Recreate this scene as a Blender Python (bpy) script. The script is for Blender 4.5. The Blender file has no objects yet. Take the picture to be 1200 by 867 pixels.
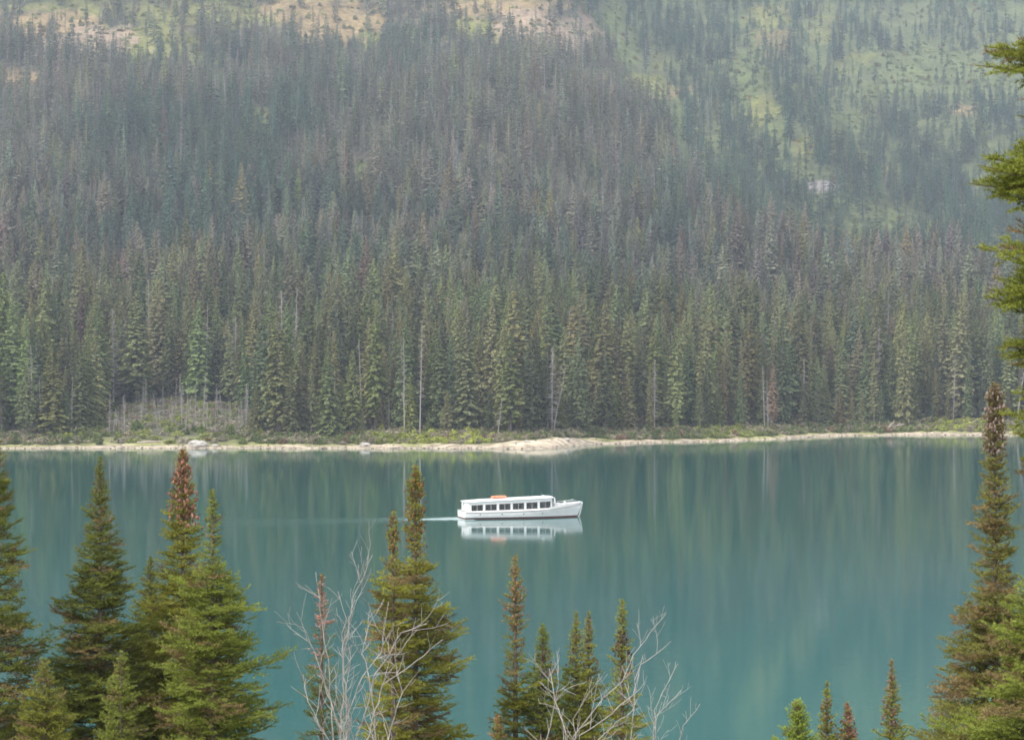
import bpy, math, random
import numpy as np
R = math.radians
# ------------------------------------------------------------------ camera, world, sun, exposure
S = bpy.context.scene
COL = S.collection
HC, F = 19.0, 2833.0            # eye height above the lake, focal length in photo pixels (1200 px wide)
HZ = 433.5
cam = bpy.data.cameras.new('camera'); camo = bpy.data.objects.new('camera', cam); COL.objects.link(camo)
cam.sensor_width = 36.0; cam.lens = 36.0 * F / 1200.0
cam.clip_start = 0.3; cam.clip_end = 12000
camo.location = (0, 0, HC); camo.rotation_euler = (R(90), 0, 0)
S.camera = camo

SUN_EL, SUN_AZ = R(48), R(232)     # azimuth clockwise from +Y: behind the camera, a little left
w = bpy.data.worlds.new('World'); S.world = w; w.use_nodes = True
nt = w.node_tree; bg = nt.nodes['Background']
sky = nt.nodes.new('ShaderNodeTexSky'); sky.sky_type = 'NISHITA'; sky.sun_disc = False
sky.sun_elevation = SUN_EL; sky.sun_rotation = SUN_AZ; sky.dust_density = 3.0; sky.air_density = 1.2
tc = nt.nodes.new('ShaderNodeTexCoord')
cn = nt.nodes.new('ShaderNodeTexNoise'); cn.inputs['Scale'].default_value = 2.2; cn.inputs['Detail'].default_value = 5
cr = nt.nodes.new('ShaderNodeValToRGB'); cr.color_ramp.elements[0].position = .30; cr.color_ramp.elements[1].position = .55
cr.color_ramp.elements[0].color = (.55, .55, .55, 1)
mx = nt.nodes.new('ShaderNodeMix'); mx.data_type = 'RGBA'
mx.inputs['B'].default_value = (7.6, 7.6, 7.7, 1)
nt.links.new(tc.outputs['Generated'], cn.inputs['Vector']); nt.links.new(cn.outputs['Fac'], cr.inputs['Fac'])
nt.links.new(cr.outputs['Color'], mx.inputs['Factor']); nt.links.new(sky.outputs['Color'], mx.inputs['A'])
nt.links.new(mx.outputs['Result'], bg.inputs['Color']); bg.inputs['Strength'].default_value = 0.12
sl = bpy.data.lights.new('sun', 'SUN'); sl.energy = 2.3; sl.angle = R(11); sl.color = (1, .95, .87)
so = bpy.data.objects.new('sun', sl); COL.objects.link(so)
so.rotation_euler = (R(90) - SUN_EL, 0, -SUN_AZ + math.pi)
S.view_settings.view_transform = 'Standard'; S.view_settings.look = 'None'
S.view_settings.exposure = 1.03; S.view_settings.gamma = 1
S.cycles.max_bounces = 6; S.cycles.diffuse_bounces = 3; S.cycles.glossy_bounces = 3
S.cycles.transparent_max_bounces = 12; S.cycles.volume_bounces = 0
S.cycles.use_denoising = True
S.cycles.filter_width = 1.7

rng = np.random.default_rng(7)
# ------------------------------------------------------------------ helpers
def tag(o, label=None, cat=None, group=None, kind=None):
    if label: o['label'] = label
    if cat: o['category'] = cat
    if group: o['group'] = group
    if kind: o['kind'] = kind
    return o

def link(name, me, parent=None, loc=(0, 0, 0)):
    o = bpy.data.objects.new(name, me); COL.objects.link(o)
    o.parent = parent; o.location = loc
    return o

def empty(name, loc, rz=0):
    o = bpy.data.objects.new(name, None); COL.objects.link(o)
    o.location = loc; o.rotation_euler = (0, 0, rz); o.empty_display_size = .3
    return o

def npmesh(name, V, Fc, mat, tint=None, var=None, smooth=False):
    """V (n,3); Fc (m,k) all the same k, or a list of arrays"""
    groups = Fc if isinstance(Fc, list) else [Fc]
    groups = [g for g in groups if len(g)]
    me = bpy.data.meshes.new(name)
    idx = np.concatenate([g.ravel() for g in groups]).astype(np.int32)
    sizes = np.concatenate([np.full(len(g), g.shape[1]) for g in groups]).astype(np.int32)
    starts = np.concatenate([[0], np.cumsum(sizes)[:-1]]).astype(np.int32)
    me.vertices.add(len(V)); me.vertices.foreach_set('co', np.asarray(V, np.float32).ravel())
    me.loops.add(len(idx)); me.loops.foreach_set('vertex_index', idx)
    me.polygons.add(len(sizes)); me.polygons.foreach_set('loop_start', starts)
    me.polygons.foreach_set('use_smooth', np.full(len(sizes), smooth))
    if tint is not None:
        a = me.attributes.new('tint', 'FLOAT_COLOR', 'FACE' if len(tint) == len(sizes) and len(tint) != len(V) else 'POINT')
        t4 = np.ones((len(tint), 4), np.float32); t4[:, :3] = tint
        a.data.foreach_set('color', t4.ravel())
    if var is not None:
        a = me.attributes.new('var', 'FLOAT', 'FACE'); a.data.foreach_set('value', np.asarray(var, np.float32))
    me.update(calc_edges=True)
    if mat: me.materials.append(mat)
    return me

class MB:
    """collects boxes, tubes and lofts into ONE mesh"""
    def __init__(s): s.V = []; s.T = []; s.Q = []; s.n = 0
    def add(s, V, T=None, Q=None):
        V = np.asarray(V, float)
        if T is not None and len(T): s.T.append(np.asarray(T, int) + s.n)
        if Q is not None and len(Q): s.Q.append(np.asarray(Q, int) + s.n)
        s.V.append(V); s.n += len(V)
    def box(s, c, d, bev=0):
        c = np.array(c, float); d = np.array(d, float) / 2
        V = np.array([[x, y, z] for x in (-1, 1) for y in (-1, 1) for z in (-1, 1)]) * d + c
        s.add(V, Q=[[0, 1, 3, 2], [4, 6, 7, 5], [0, 4, 5, 1], [2, 3, 7, 6], [0, 2, 6, 4], [1, 5, 7, 3]])
    def tube(s, P, r, k=6):
        P = np.asarray(P, float); r = np.broadcast_to(np.asarray(r, float), (len(P),))
        D = np.gradient(P, axis=0); D /= np.linalg.norm(D, axis=1)[:, None] + 1e-9
        ref = np.array([0, 0, 1.]) if abs(D[0, 2]) < .8 else np.array([1., 0, 0])
        A = np.cross(D, ref); A /= np.linalg.norm(A, axis=1)[:, None] + 1e-9
        B = np.cross(D, A)
        th = np.arange(k) * 2 * math.pi / k
        V = P[:, None] + r[:, None, None] * (np.cos(th)[None, :, None] * A[:, None] + np.sin(th)[None, :, None] * B[:, None])
        n = len(P); q = []
        for i in range(n - 1):
            for j in range(k):
                a = i * k + j; b = i * k + (j + 1) % k
                q.append([a, b, b + k, a + k])
        V = V.reshape(-1, 3)
        s.add(V, Q=q)
        s.add(np.vstack([V[:k], [P[0]]]), T=[[(j + 1) % k, j, k] for j in range(k)])
        s.add(np.vstack([V[-k:], [P[-1]]]), T=[[j, (j + 1) % k, k] for j in range(k)])
    def loft(s, rings, close=True, caps=True):
        rings = np.asarray(rings, float); n, k, _ = rings.shape
        q = []
        for i in range(n - 1):
            for j in range(k if close else k - 1):
                a = i * k + j; b = i * k + (j + 1) % k
                q.append([a, b, b + k, a + k])
        s.add(rings.reshape(-1, 3), Q=q)
        if caps:
            for rg, fl in ((rings[0], 1), (rings[-1], 0)):
                c = rg.mean(0); t = [[j, (j + 1) % k, k] if not fl else [(j + 1) % k, j, k] for j in range(k)]
                s.add(np.vstack([rg, [c]]), T=t)
    def ball(s, c, r, n=8, m=6):
        c = np.array(c, float); r = np.broadcast_to(np.asarray(r, float), (3,))
        rings = []
        for i in range(m + 1):
            ph = math.pi * (i + .02) / (m + .04)
            rings.append([[c[0] + r[0] * math.sin(ph) * math.cos(a), c[1] + r[1] * math.sin(ph) * math.sin(a), c[2] - r[2] * math.cos(ph)] for a in np.arange(n) * 2 * math.pi / n])
        s.loft(rings)
    def build(s, name, mat, parent=None, smooth=False, loc=(0, 0, 0)):
        V = np.concatenate(s.V)
        g = []
        if s.T: g.append(np.concatenate(s.T))
        if s.Q: g.append(np.concatenate(s.Q))
        return link(name, npmesh(name, V, g, mat, smooth=smooth), parent, loc)

_tabs = {}
def vnoise(x, y, seed):
    if seed not in _tabs: _tabs[seed] = np.random.default_rng(1000 + seed).random((256, 256))
    t = _tabs[seed]
    xi = np.floor(x).astype(int); yi = np.floor(y).astype(int)
    fx = x - xi; fy = y - yi; fx = fx * fx * (3 - 2 * fx); fy = fy * fy * (3 - 2 * fy)
    g = lambda a, b: t[a % 256, b % 256]
    return (g(xi, yi) * (1 - fx) + g(xi + 1, yi) * fx) * (1 - fy) + (g(xi, yi + 1) * (1 - fx) + g(xi + 1, yi + 1) * fx) * fy
def fbm(x, y, seed, octv=4):
    s = 0; a = 1; n = 0
    for o in range(octv):
        s = s + a * vnoise(x * 2 ** o, y * 2 ** o, seed + o * 13); n += a; a *= .5
    return s / n
def sstep(a, b, x):
    t = np.clip((x - a) / (b - a), 0, 1); return t * t * (3 - 2 * t)
def unit(v): return v / (np.linalg.norm(v, axis=-1, keepdims=True) + 1e-9)

# ------------------------------------------------------------------ materials
def mat(name, col, rough=.7, spec=.3, metal=0, noise=None):
    m = bpy.data.materials.new(name); m.use_nodes = True
    n = m.node_tree; b = n.nodes['Principled BSDF']
    b.inputs['Roughness'].default_value = rough; b.inputs['Metallic'].default_value = metal
    b.inputs['Specular IOR Level'].default_value = spec
    if noise:
        sc, c2 = noise
        t = n.nodes.new('ShaderNodeTexCoord'); q = n.nodes.new('ShaderNodeTexNoise'); q.inputs['Scale'].default_value = sc; q.inputs['Detail'].default_value = 6
        r = n.nodes.new('ShaderNodeValToRGB'); r.color_ramp.elements[0].position = .35; r.color_ramp.elements[1].position = .65
        r.color_ramp.elements[0].color = (*col, 1); r.color_ramp.elements[1].color = (*c2, 1)
        n.links.new(t.outputs['Object'], q.inputs['Vector']); n.links.new(q.outputs['Fac'], r.inputs['Fac']); n.links.new(r.outputs['Color'], b.inputs['Base Color'])
    else: b.inputs['Base Color'].default_value = (*col, 1)
    return m

def foliage_mat(name, mode, transl=.25):
    """mode: GEOMETRY = tint stored on the mesh; INSTANCER = on the scattered point; OBJECT = the object's own colour"""
    m = bpy.data.materials.new(name); m.use_nodes = True; n = m.node_tree; n.nodes.clear()
    out = n.nodes.new('ShaderNodeOutputMaterial'); d = n.nodes.new('ShaderNodeBsdfDiffuse'); t = n.nodes.new('ShaderNodeBsdfTranslucent')
    ms = n.nodes.new('ShaderNodeMixShader'); ms.inputs[0].default_value = transl
    if mode == 'OBJECT':
        a = n.nodes.new('ShaderNodeObjectInfo'); c = a.outputs['Color']
    else:
        a = n.nodes.new('ShaderNodeAttribute'); a.attribute_type = mode; a.attribute_name = 'tint'; c = a.outputs['Color']
    if mode != 'GEOMETRY':
        v = n.nodes.new('ShaderNodeAttribute'); v.attribute_name = 'var'
        vm = n.nodes.new('ShaderNodeVectorMath'); vm.operation = 'SCALE'
        n.links.new(c, vm.inputs[0]); n.links.new(v.outputs['Fac'], vm.inputs['Scale']); c = vm.outputs[0]
    n.links.new(c, d.inputs['Color']); n.links.new(c, t.inputs['Color'])
    n.links.new(d.outputs[0], ms.inputs[1]); n.links.new(t.outputs[0], ms.inputs[2]); n.links.new(ms.outputs[0], out.inputs['Surface'])
    return m
M_fgeo = foliage_mat('needle_green', 'GEOMETRY', .14)
M_finst = foliage_mat('forest_needles', 'INSTANCER', .2)
M_fobj = foliage_mat('conifer_needles', 'OBJECT', .2)
M_bark = mat('bark', (.10, .075, .06), .9, .2, noise=(9, (.20, .17, .15)))
M_barkpale = mat('pale_bark', (.13, .11, .095), .9, .2, noise=(1.5, (.26, .235, .22)))
M_dead = mat('weathered_wood', (.27, .245, .235), .85, .2, noise=(6, (.42, .39, .37)))
M_deadfar = mat('dead_wood', (.24, .215, .205), .9, .2, noise=(.6, (.38, .355, .345)))

# ------------------------------------------------------------------ far shore and mountain
SH_PX = np.array([-900, 0, 200, 400, 560, 620, 650, 690, 760, 850, 900, 950, 1000, 1060, 1200, 1900])
SH_PY = np.array([527, 525.6, 525.3, 525.8, 525.8, 526.3, 525, 521, 519, 517, 515, 512.2, 510.5, 510, 509.5, 507])
def shoreY(px): return HC * F / (np.interp(px, SH_PX, SH_PY) - HZ) + 1.2 * (fbm(px / 38., px * 0, 3, 3) - .5) * 6
DL = [-400, -30, 0, 8, 14, 20, 60, 150, 300, 450, 600, 900, 1250, 1700, 2300, 3000]
ZL = [-30, -3, 0, 1.0, 1.5, 2.3, 4.5, 12, 33, 60, 98, 196, 325, 520, 830, 1000]
DR = [-400, -30, 0, 8, 14, 20, 60, 150, 300, 400, 550, 700, 850, 1400, 1700, 2300, 3200]
ZR = [-30, -3, 0, 1.0, 1.5, 2.3, 4.5, 13, 37, 51, 52, 76, 112, 295, 405, 640, 960]
def terrain(x, Y):
    px = 600 + F * x / Y
    d = Y - shoreY(px)
    zl = np.interp(d, DL, ZL); zr = np.interp(d, DR, ZR)
    edge = np.interp(Y, [900, 1100, 1430, 1780, 2500, 3400], [1040, 950, 800, 725, 640, 560])
    wgt = sstep(-110, 130, px - edge)
    z = zl * (1 - wgt) + zr * wgt
    amp = sstep(60, 400, d)
    z = z + amp * (fbm(x / 95, Y / 140, 21, 4) - .5) * 34 + sstep(500, 1100, d) * (fbm(x / 210, Y / 420, 31, 3) - .5) * 70
    # gravel spit that shelves out of the water, low beach bank
    z = z + .75 * np.exp(-((px - 640) / 30) ** 2) * np.exp(-((d - 9) / 6.5) ** 2)
    z = z + sstep(0, 14, d) * (fbm(x / 5., Y / 5., 41, 3) - .5) * .5
    return z
def proj(x, Y, z): return 600 + F * x / Y, HZ - F * (z - HC) / Y

# open ground on the mountainside: (centre x, centre y, rx, ry, colour, how clear)
TAN = (.34, .25, .13); PINK = (.34, .255, .18); GRN = (.125, .155, .055); YGR = (.21, .215, .065); SAGE = (.135, .165, .065); ROCK = (.30, .27, .27); ORG = (.27, .20, .08)
CLEAR = [(60, 30, 72, 16, TAN, .95), (110, 48, 60, 18, PINK, .97), (175, 50, 55, 16, YGR, .85), (390, 28, 56, 26, TAN, .95), (420, 48, 38, 16, YGR, .85), (250, 18, 90, 14, YGR, .8),
         (340, 10, 40, 14, TAN, .85), (620, 28, 54, 22, PINK, .98), (670, 42, 38, 20, PINK, .97), (560, 34, 34, 16, YGR, .9), (590, 8, 90, 12, TAN, .85), (150, 12, 120, 10, YGR, .75), (480, 44, 22, 10, GRN, .8),
         (760, 108, 44, 12, TAN, .85), (230, 70, 26, 10, YGR, .7),
         (715, 26, 18, 26, GRN, .95), (735, 62, 16, 26, GRN, .95), (745, 96, 26, 9, YGR, .95), (772, 100, 14, 26, YGR, .95), (690, 96, 34, 8, TAN, .7), (794, 150, 12, 34, GRN, .95), (800, 190, 9, 26, GRN, .85),
         (20, 92, 26, 9, TAN, .8), (305, 142, 14, 16, GRN, .95), (255, 96, 26, 10, GRN, .8), (422, 206, 12, 14, GRN, .95), (570, 175, 10, 10, GRN, .8), (160, 62, 16, 10, YGR, .8),
         (875, 92, 20, 46, GRN, .98), (890, 128, 22, 20, YGR, .97), (905, 156, 18, 22, GRN, .96), (945, 172, 12, 16, YGR, .9), (990, 148, 30, 22, GRN, .92), (1010, 186, 14, 12, YGR, .8), (935, 205, 26, 12, SAGE, .9),
         (965, 218, 22, 7, ROCK, 1.), (905, 48, 30, 22, ORG, .7), (900, 20, 30, 16, YGR, .85), (1010, 74, 44, 16, YGR, .8), (1085, 78, 90, 30, SAGE, .93), (1160, 96, 80, 22, SAGE, .92), (1040, 104, 60, 18, GRN, .85),
         (1050, 262, 55, 16, GRN, .92), (1000, 276, 34, 12, YGR, .85), (1048, 202, 16, 10, YGR, .85), (1110, 150, 26, 8, SAGE, .7), (1130, 128, 16, 8, TAN, .8), (1170, 210, 20, 8, GRN, .7), (835, 175, 14, 26, GRN, .8), (1250, 60, 120, 50, SAGE, .9), (950, 100, 18, 26, GRN, .6),
         (1080, 20, 70, 14, SAGE, .65), (965, 30, 22, 22, YGR, .6)]
def cover(px, py):
    """ground colour and clearness from the open patches"""
    n = (fbm(px / 13., py / 8., 51, 4) - .5) * 3.2
    col = np.zeros(px.shape + (3,)); best = np.zeros(px.shape)
    for cx, cy, rx, ry, c, k in CLEAR:
        q = np.sqrt(((px - cx) / rx) ** 2 + ((py - cy) / ry) ** 2) + n * .55
        c = tuple(v_ * (.72 if px.size else 1) for v_ in c)
        m = sstep(1.35, .7, q) * k
        up = m > best; best = np.where(up, m, best); col[up] = c
    return best, col

print('terrain')
UN = 620
us = np.linspace(-.62, .62, UN)
dn = np.concatenate([np.array([-40, -12, -5]), np.linspace(-2, 30, 42), np.linspace(33, 160, 48), np.linspace(166, 2900, 430)])
U, Dd = np.meshgrid(us, dn, indexing='ij')
PXg = 600 + F * U
Yg = shoreY(PXg) + Dd; Xg = U * Yg
Zg = terrain(Xg, Yg)
V = np.stack([Xg, Yg, Zg], -1).reshape(-1, 3)
ii = (np.arange(UN - 1)[:, None] * len(dn) + np.arange(len(dn) - 1)[None]).ravel()
Q = np.stack([ii, ii + len(dn), ii + len(dn) + 1, ii + 1], 1)
pxv, pyv = proj(V[:, 0], V[:, 1], V[:, 2])
best, ccol = cover(pxv, pyv)
dv = Dd.ravel()
nn = fbm(V[:, 0] / 9, V[:, 1] / 16, 61, 4)[:, None]
n2 = fbm(V[:, 0] / 40, V[:, 1] / 60, 67, 3)[:, None]
floor_ = np.array([.075, .085, .045]) * (1 - n2) + np.array([.11, .09, .07]) * n2
gcol = floor_ * (1 - best[:, None]) + ccol * best[:, None]
gcol = np.where((dv > 1300)[:, None] & (best[:, None] < .3), gcol * .4 + np.array([.085, .115, .055]) * .6, gcol)
rgt = (sstep(-20, 60, pxv - np.interp(V[:, 1], [900, 1100, 1430, 1780, 2500, 3400], [1040, 950, 800, 725, 640, 560])) * (V[:, 1] > 1150))[:, None] * (1 - best[:, None]) * .8
gcol = gcol * (1 - rgt) + np.array([.088, .110, .044]) * rgt
gcol *= (.35 + .8 * nn + .5 * fbm(V[:, 0] / 3.5, V[:, 1] / 5, 63, 3)[:, None])
# shingle beach, then grassy bank
bank = np.array([.26, .25, .11]) * nn * 2 * .55 + np.array([.17, .19, .07]) * .45
wb = sstep(28, 6, dv)[:, None]
gcol = gcol * (1 - wb) + bank * wb
bw = np.interp(pxv, [0, 200, 420, 560, 600, 640, 680, 720, 900, 1000, 1060, 1200], [4, 4, 4.5, 5.5, 10, 17, 12, 4.5, 3.5, 4, 6, 4]) + (fbm(V[:, 0] / 6, V[:, 1] / 6, 71, 3).ravel() - .5) * 9
wg = sstep(1.5, -1.5, dv - bw)[:, None]
shing = np.array([.50, .42, .32]) * (.72 + .5 * fbm(V[:, 0] / 2.3, V[:, 1] / 2.3, 73, 4)[:, None])
wet = sstep(1.3, .2, V[:, 2])[:, None] * .25
gcol = gcol * (1 - wg) + shing * (1 - wet) * wg

def ground_mat(name, scale, bump):
    m = bpy.data.materials.new(name); m.use_nodes = True; n = m.node_tree; b = n.nodes['Principled BSDF']
    b.inputs['Roughness'].default_value = .95; b.inputs['Specular IOR Level'].default_value = .15
    a = n.nodes.new('ShaderNodeAttribute'); a.attribute_name = 'tint'
    t = n.nodes.new('ShaderNodeTexCoord'); q = n.nodes.new('ShaderNodeTexNoise'); q.inputs['Scale'].default_value = scale; q.inputs['Detail'].default_value = 8
    mr = n.nodes.new('ShaderNodeMapRange'); mr.inputs['From Min'].default_value = .3; mr.inputs['From Max'].default_value = .7
    mr.inputs['To Min'].default_value = .6; mr.inputs['To Max'].default_value = 1.4
    vm = n.nodes.new('ShaderNodeVectorMath'); vm.operation = 'SCALE'
    n.links.new(t.outputs['Object'], q.inputs['Vector']); n.links.new(q.outputs['Fac'], mr.inputs['Value'])
    n.links.new(a.outputs['Color'], vm.inputs[0]); n.links.new(mr.outputs[0], vm.inputs['Scale']); n.links.new(vm.outputs[0], b.inputs['Base Color'])
    bp = n.nodes.new('ShaderNodeBump'); bp.inputs['Distance'].default_value = bump; n.links.new(q.outputs['Fac'], bp.inputs['Height']); n.links.new(bp.outputs[0], b.inputs['Normal'])
    return m
M_ground = ground_mat('mountain_ground', .35, .6)
mo = link('mountain', npmesh('mountain', V, Q, M_ground, tint=gcol, smooth=True))
tag(mo, 'forested mountainside rising from the far shore of the lake', None, kind='structure')

# near hillside below the camera
def near_z(x, y): return np.interp(y, [-80, 0, 10, 25, 40, 55, 66, 74, 95, 140], [30, 17.2, 14.2, 9.6, 6.0, 3.0, 1.0, -.5, -4, -14]) + (fbm(x / 7 + 50, y / 7 + 50, 81, 4) - .5) * 1.2
gx, gy = np.meshgrid(np.linspace(-140, 140, 200), np.linspace(-80, 120, 150), indexing='ij')
gz = near_z(gx, gy); Vn = np.stack([gx, gy, gz], -1).reshape(-1, 3)
ii = (np.arange(199)[:, None] * 150 + np.arange(149)[None]).ravel()
Qn = np.stack([ii, ii + 150, ii + 151, ii + 1], 1)
tn = np.array([.10, .11, .05]) * (.6 + .8 * fbm(Vn[:, 0] / 3, Vn[:, 1] / 3, 83, 4)[:, None])
hs = link('hillside', npmesh('hillside', Vn, Qn, ground_mat('hillside_ground', 2.5, .1), tint=tn, smooth=True))
tag(hs, 'grassy slope below the viewpoint running down to the lake', None, kind='structure')

# ------------------------------------------------------------------ lake
BST = np.array([-6.45, 309.3]); BBW = np.array([8.85, 313.9])       # stern and bow of the boat on the water
BC = (BST + BBW) / 2; BL = np.linalg.norm(BBW - BST); BA = math.atan2(*(BBW - BST)[::-1])
def water_mat():
    m = bpy.data.materials.new('lake_water'); m.use_nodes = True; n = m.node_tree; L = n.links; b = n.nodes['Principled BSDF']
    b.inputs['Roughness'].default_value = .065; b.inputs['IOR'].default_value = 1.333
    tc = n.nodes.new('ShaderNodeTexCoord')
    def math_(op, a, bb=None, c=None):
        q = n.nodes.new('ShaderNodeMath'); q.operation = op
        for i, v in enumerate((a, bb, c)):
            if v is None: continue
            if isinstance(v, (int, float)): q.inputs[i].default_value = v
            else: L.new(v, q.inputs[i])
        return q.outputs[0]
    # turquoise of suspended glacial silt, in large soft patches
    p = n.nodes.new('ShaderNodeTexNoise'); p.inputs['Scale'].default_value = .012; p.inputs['Detail'].default_value = 3
    r = n.nodes.new('ShaderNodeValToRGB'); r.color_ramp.elements[0].position = .35; r.color_ramp.elements[1].position = .7
    r.color_ramp.elements[0].color = (.004, .076, .076, 1); r.color_ramp.elements[1].color = (.006, .088, .083, 1)
    L.new(tc.outputs['Object'], p.inputs['Vector']); L.new(p.outputs['Fac'], r.inputs['Fac'])
    # wake frame: origin at the stern, +X along the heading
    mp = n.nodes.new('ShaderNodeMapping'); mp.vector_type = 'TEXTURE'
    mp.inputs['Location'].default_value = (BST[0], BST[1], 0); mp.inputs['Rotation'].default_value = (0, 0, BA)
    L.new(tc.outputs['Object'], mp.inputs['Vector'])
    sx = n.nodes.new('ShaderNodeSeparateXYZ'); L.new(mp.outputs[0], sx.inputs[0])
    X = sx.outputs[0]; Yv = sx.outputs[1]
    back = math_('MULTIPLY', X, -1.0)                                # metres behind the stern
    bpos = math_('MAXIMUM', back, 0.0)
    aft = math_('GREATER_THAN', back, -1.0)
    fall = math_('EXPONENT', math_('MULTIPLY', bpos, -1 / 26.))
    def line(off, spread, wid):
        c = math_('SUBTRACT', math_('ABSOLUTE', Yv), math_('MULTIPLY_ADD', bpos, spread, off))
        g = math_('EXPONENT', math_('MULTIPLY', math_('POWER', math_('ABSOLUTE', math_('DIVIDE', c, wid)), 2.0), -1.0))
        return g
    wv = math_('MULTIPLY', math_('ADD', line(.9, .018, .55), math_('MULTIPLY', line(2.6, .05, .8), .7)), math_('MULTIPLY', aft, fall))
    bp2 = math_('MAXIMUM', math_('ADD', back, 15.8), 0.0)
    arm = math_('EXPONENT', math_('MULTIPLY', math_('POWER', math_('ABSOLUTE', math_('DIVIDE', math_('SUBTRACT', math_('ABSOLUTE', Yv), math_('MULTIPLY_ADD', bp2, .15, .25)), math_('MULTIPLY_ADD', bp2, .02, .25))), 2.0), -1.0))
    arm = math_('MULTIPLY', arm, math_('MULTIPLY', math_('GREATER_THAN', back, -15.8), math_('EXPONENT', math_('MULTIPLY', bp2, -1 / 30.))))
    wn = n.nodes.new('ShaderNodeTexNoise'); wn.inputs['Scale'].default_value = .9; wn.inputs['Detail'].default_value = 4; L.new(mp.outputs[0], wn.inputs['Vector'])
    # foam right behind the boat
    near = math_('EXPONENT', math_('MULTIPLY', bpos, -1 / 7.))
    core = math_('EXPONENT', math_('MULTIPLY', math_('POWER', math_('ABSOLUTE', math_('DIVIDE', Yv, 1.1)), 2.0), -1.0))
    fo = math_('MULTIPLY', math_('MULTIPLY', math_('ADD', core, wv), near), math_('MULTIPLY', aft, wn.outputs['Fac']))
    cl = n.nodes.new('ShaderNodeMapRange'); cl.inputs['From Min'].default_value = .12; cl.inputs['From Max'].default_value = .5; L.new(fo, cl.inputs['Value'])
    fl = math_('MULTIPLY', math_('ADD', wv, math_('MULTIPLY', arm, .35)), math_('MULTIPLY', wn.outputs['Fac'], .42))
    ff = math_('MINIMUM', math_('ADD', cl.outputs[0], fl), .9)
    mxx = n.nodes.new('ShaderNodeMix'); mxx.data_type = 'RGBA'; mxx.inputs['B'].default_value = (.36, .45, .46, 1)
    L.new(ff, mxx.inputs['Factor']); L.new(r.outputs['Color'], mxx.inputs['A']); L.new(mxx.outputs['Result'], b.inputs['Base Color'])
    L.new(math_('MULTIPLY_ADD', ff, .6, .065), b.inputs['Roughness'])
    # ripples
    m1 = n.nodes.new('ShaderNodeMapping'); m1.inputs['Scale'].default_value = (.9, .55, 1); L.new(tc.outputs['Object'], m1.inputs['Vector'])
    n1 = n.nodes.new('ShaderNodeTexNoise'); n1.inputs['Scale'].default_value = .8; n1.inputs['Detail'].default_value = 3; L.new(m1.outputs[0], n1.inputs['Vector'])
    n3 = n.nodes.new('ShaderNodeTexNoise'); n3.inputs['Scale'].default_value = .05; n3.inputs['Detail'].default_value = 2; L.new(tc.outputs['Object'], n3.inputs['Vector'])
    hgt = math_('ADD', math_('MULTIPLY', n1.outputs['Fac'], math_('MULTIPLY', n3.outputs['Fac'], .010)), math_('ADD', math_('MULTIPLY', wv, .03), math_('MULTIPLY', arm, math_('MULTIPLY', wn.outputs['Fac'], .10))))
    bp = n.nodes.new('ShaderNodeBump'); bp.inputs['Distance'].default_value = 1.0; bp.inputs['Strength'].default_value = 1.0
    L.new(hgt, bp.inputs['Height']); L.new(bp.outputs[0], b.inputs['Normal'])
    return m
xs = np.linspace(-1500, 1500, 60); ys = np.linspace(-90, 900, 60)
gx, gy = np.meshgrid(xs, ys, indexing='ij'); Vw = np.stack([gx, gy, gx * 0], -1).reshape(-1, 3)
ii = (np.arange(59)[:, None] * 60 + np.arange(59)[None]).ravel()
lw = link('lake_water', npmesh('lake_water', Vw, np.stack([ii, ii + 60, ii + 61, ii + 1], 1), water_mat()))
tag(lw, 'calm turquoise mountain lake mirroring the forest', None, kind='structure')

# haze: closed box round everything, sky outside
hb = MB(); hb.box((0, 1950, 560), (7600, 4300, 1196)); 
hm = bpy.data.materials.new('haze'); hm.use_nodes = True; hm.node_tree.nodes.clear()
ho = hm.node_tree.nodes.new('ShaderNodeOutputMaterial'); hv = hm.node_tree.nodes.new('ShaderNodeVolumePrincipled')
hv.inputs['Color'].default_value = (.70, .82, 1, 1); hv.inputs['Density'].default_value = .00014; hv.inputs['Anisotropy'].default_value = 0
hm.node_tree.links.new(hv.outputs[0], ho.inputs['Volume'])
HAZE = hb.build('haze', hm); tag(HAZE, 'thin blue haze hanging over the lake and mountain', None, kind='stuff')
HAZE.location.z = -0.0

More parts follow.
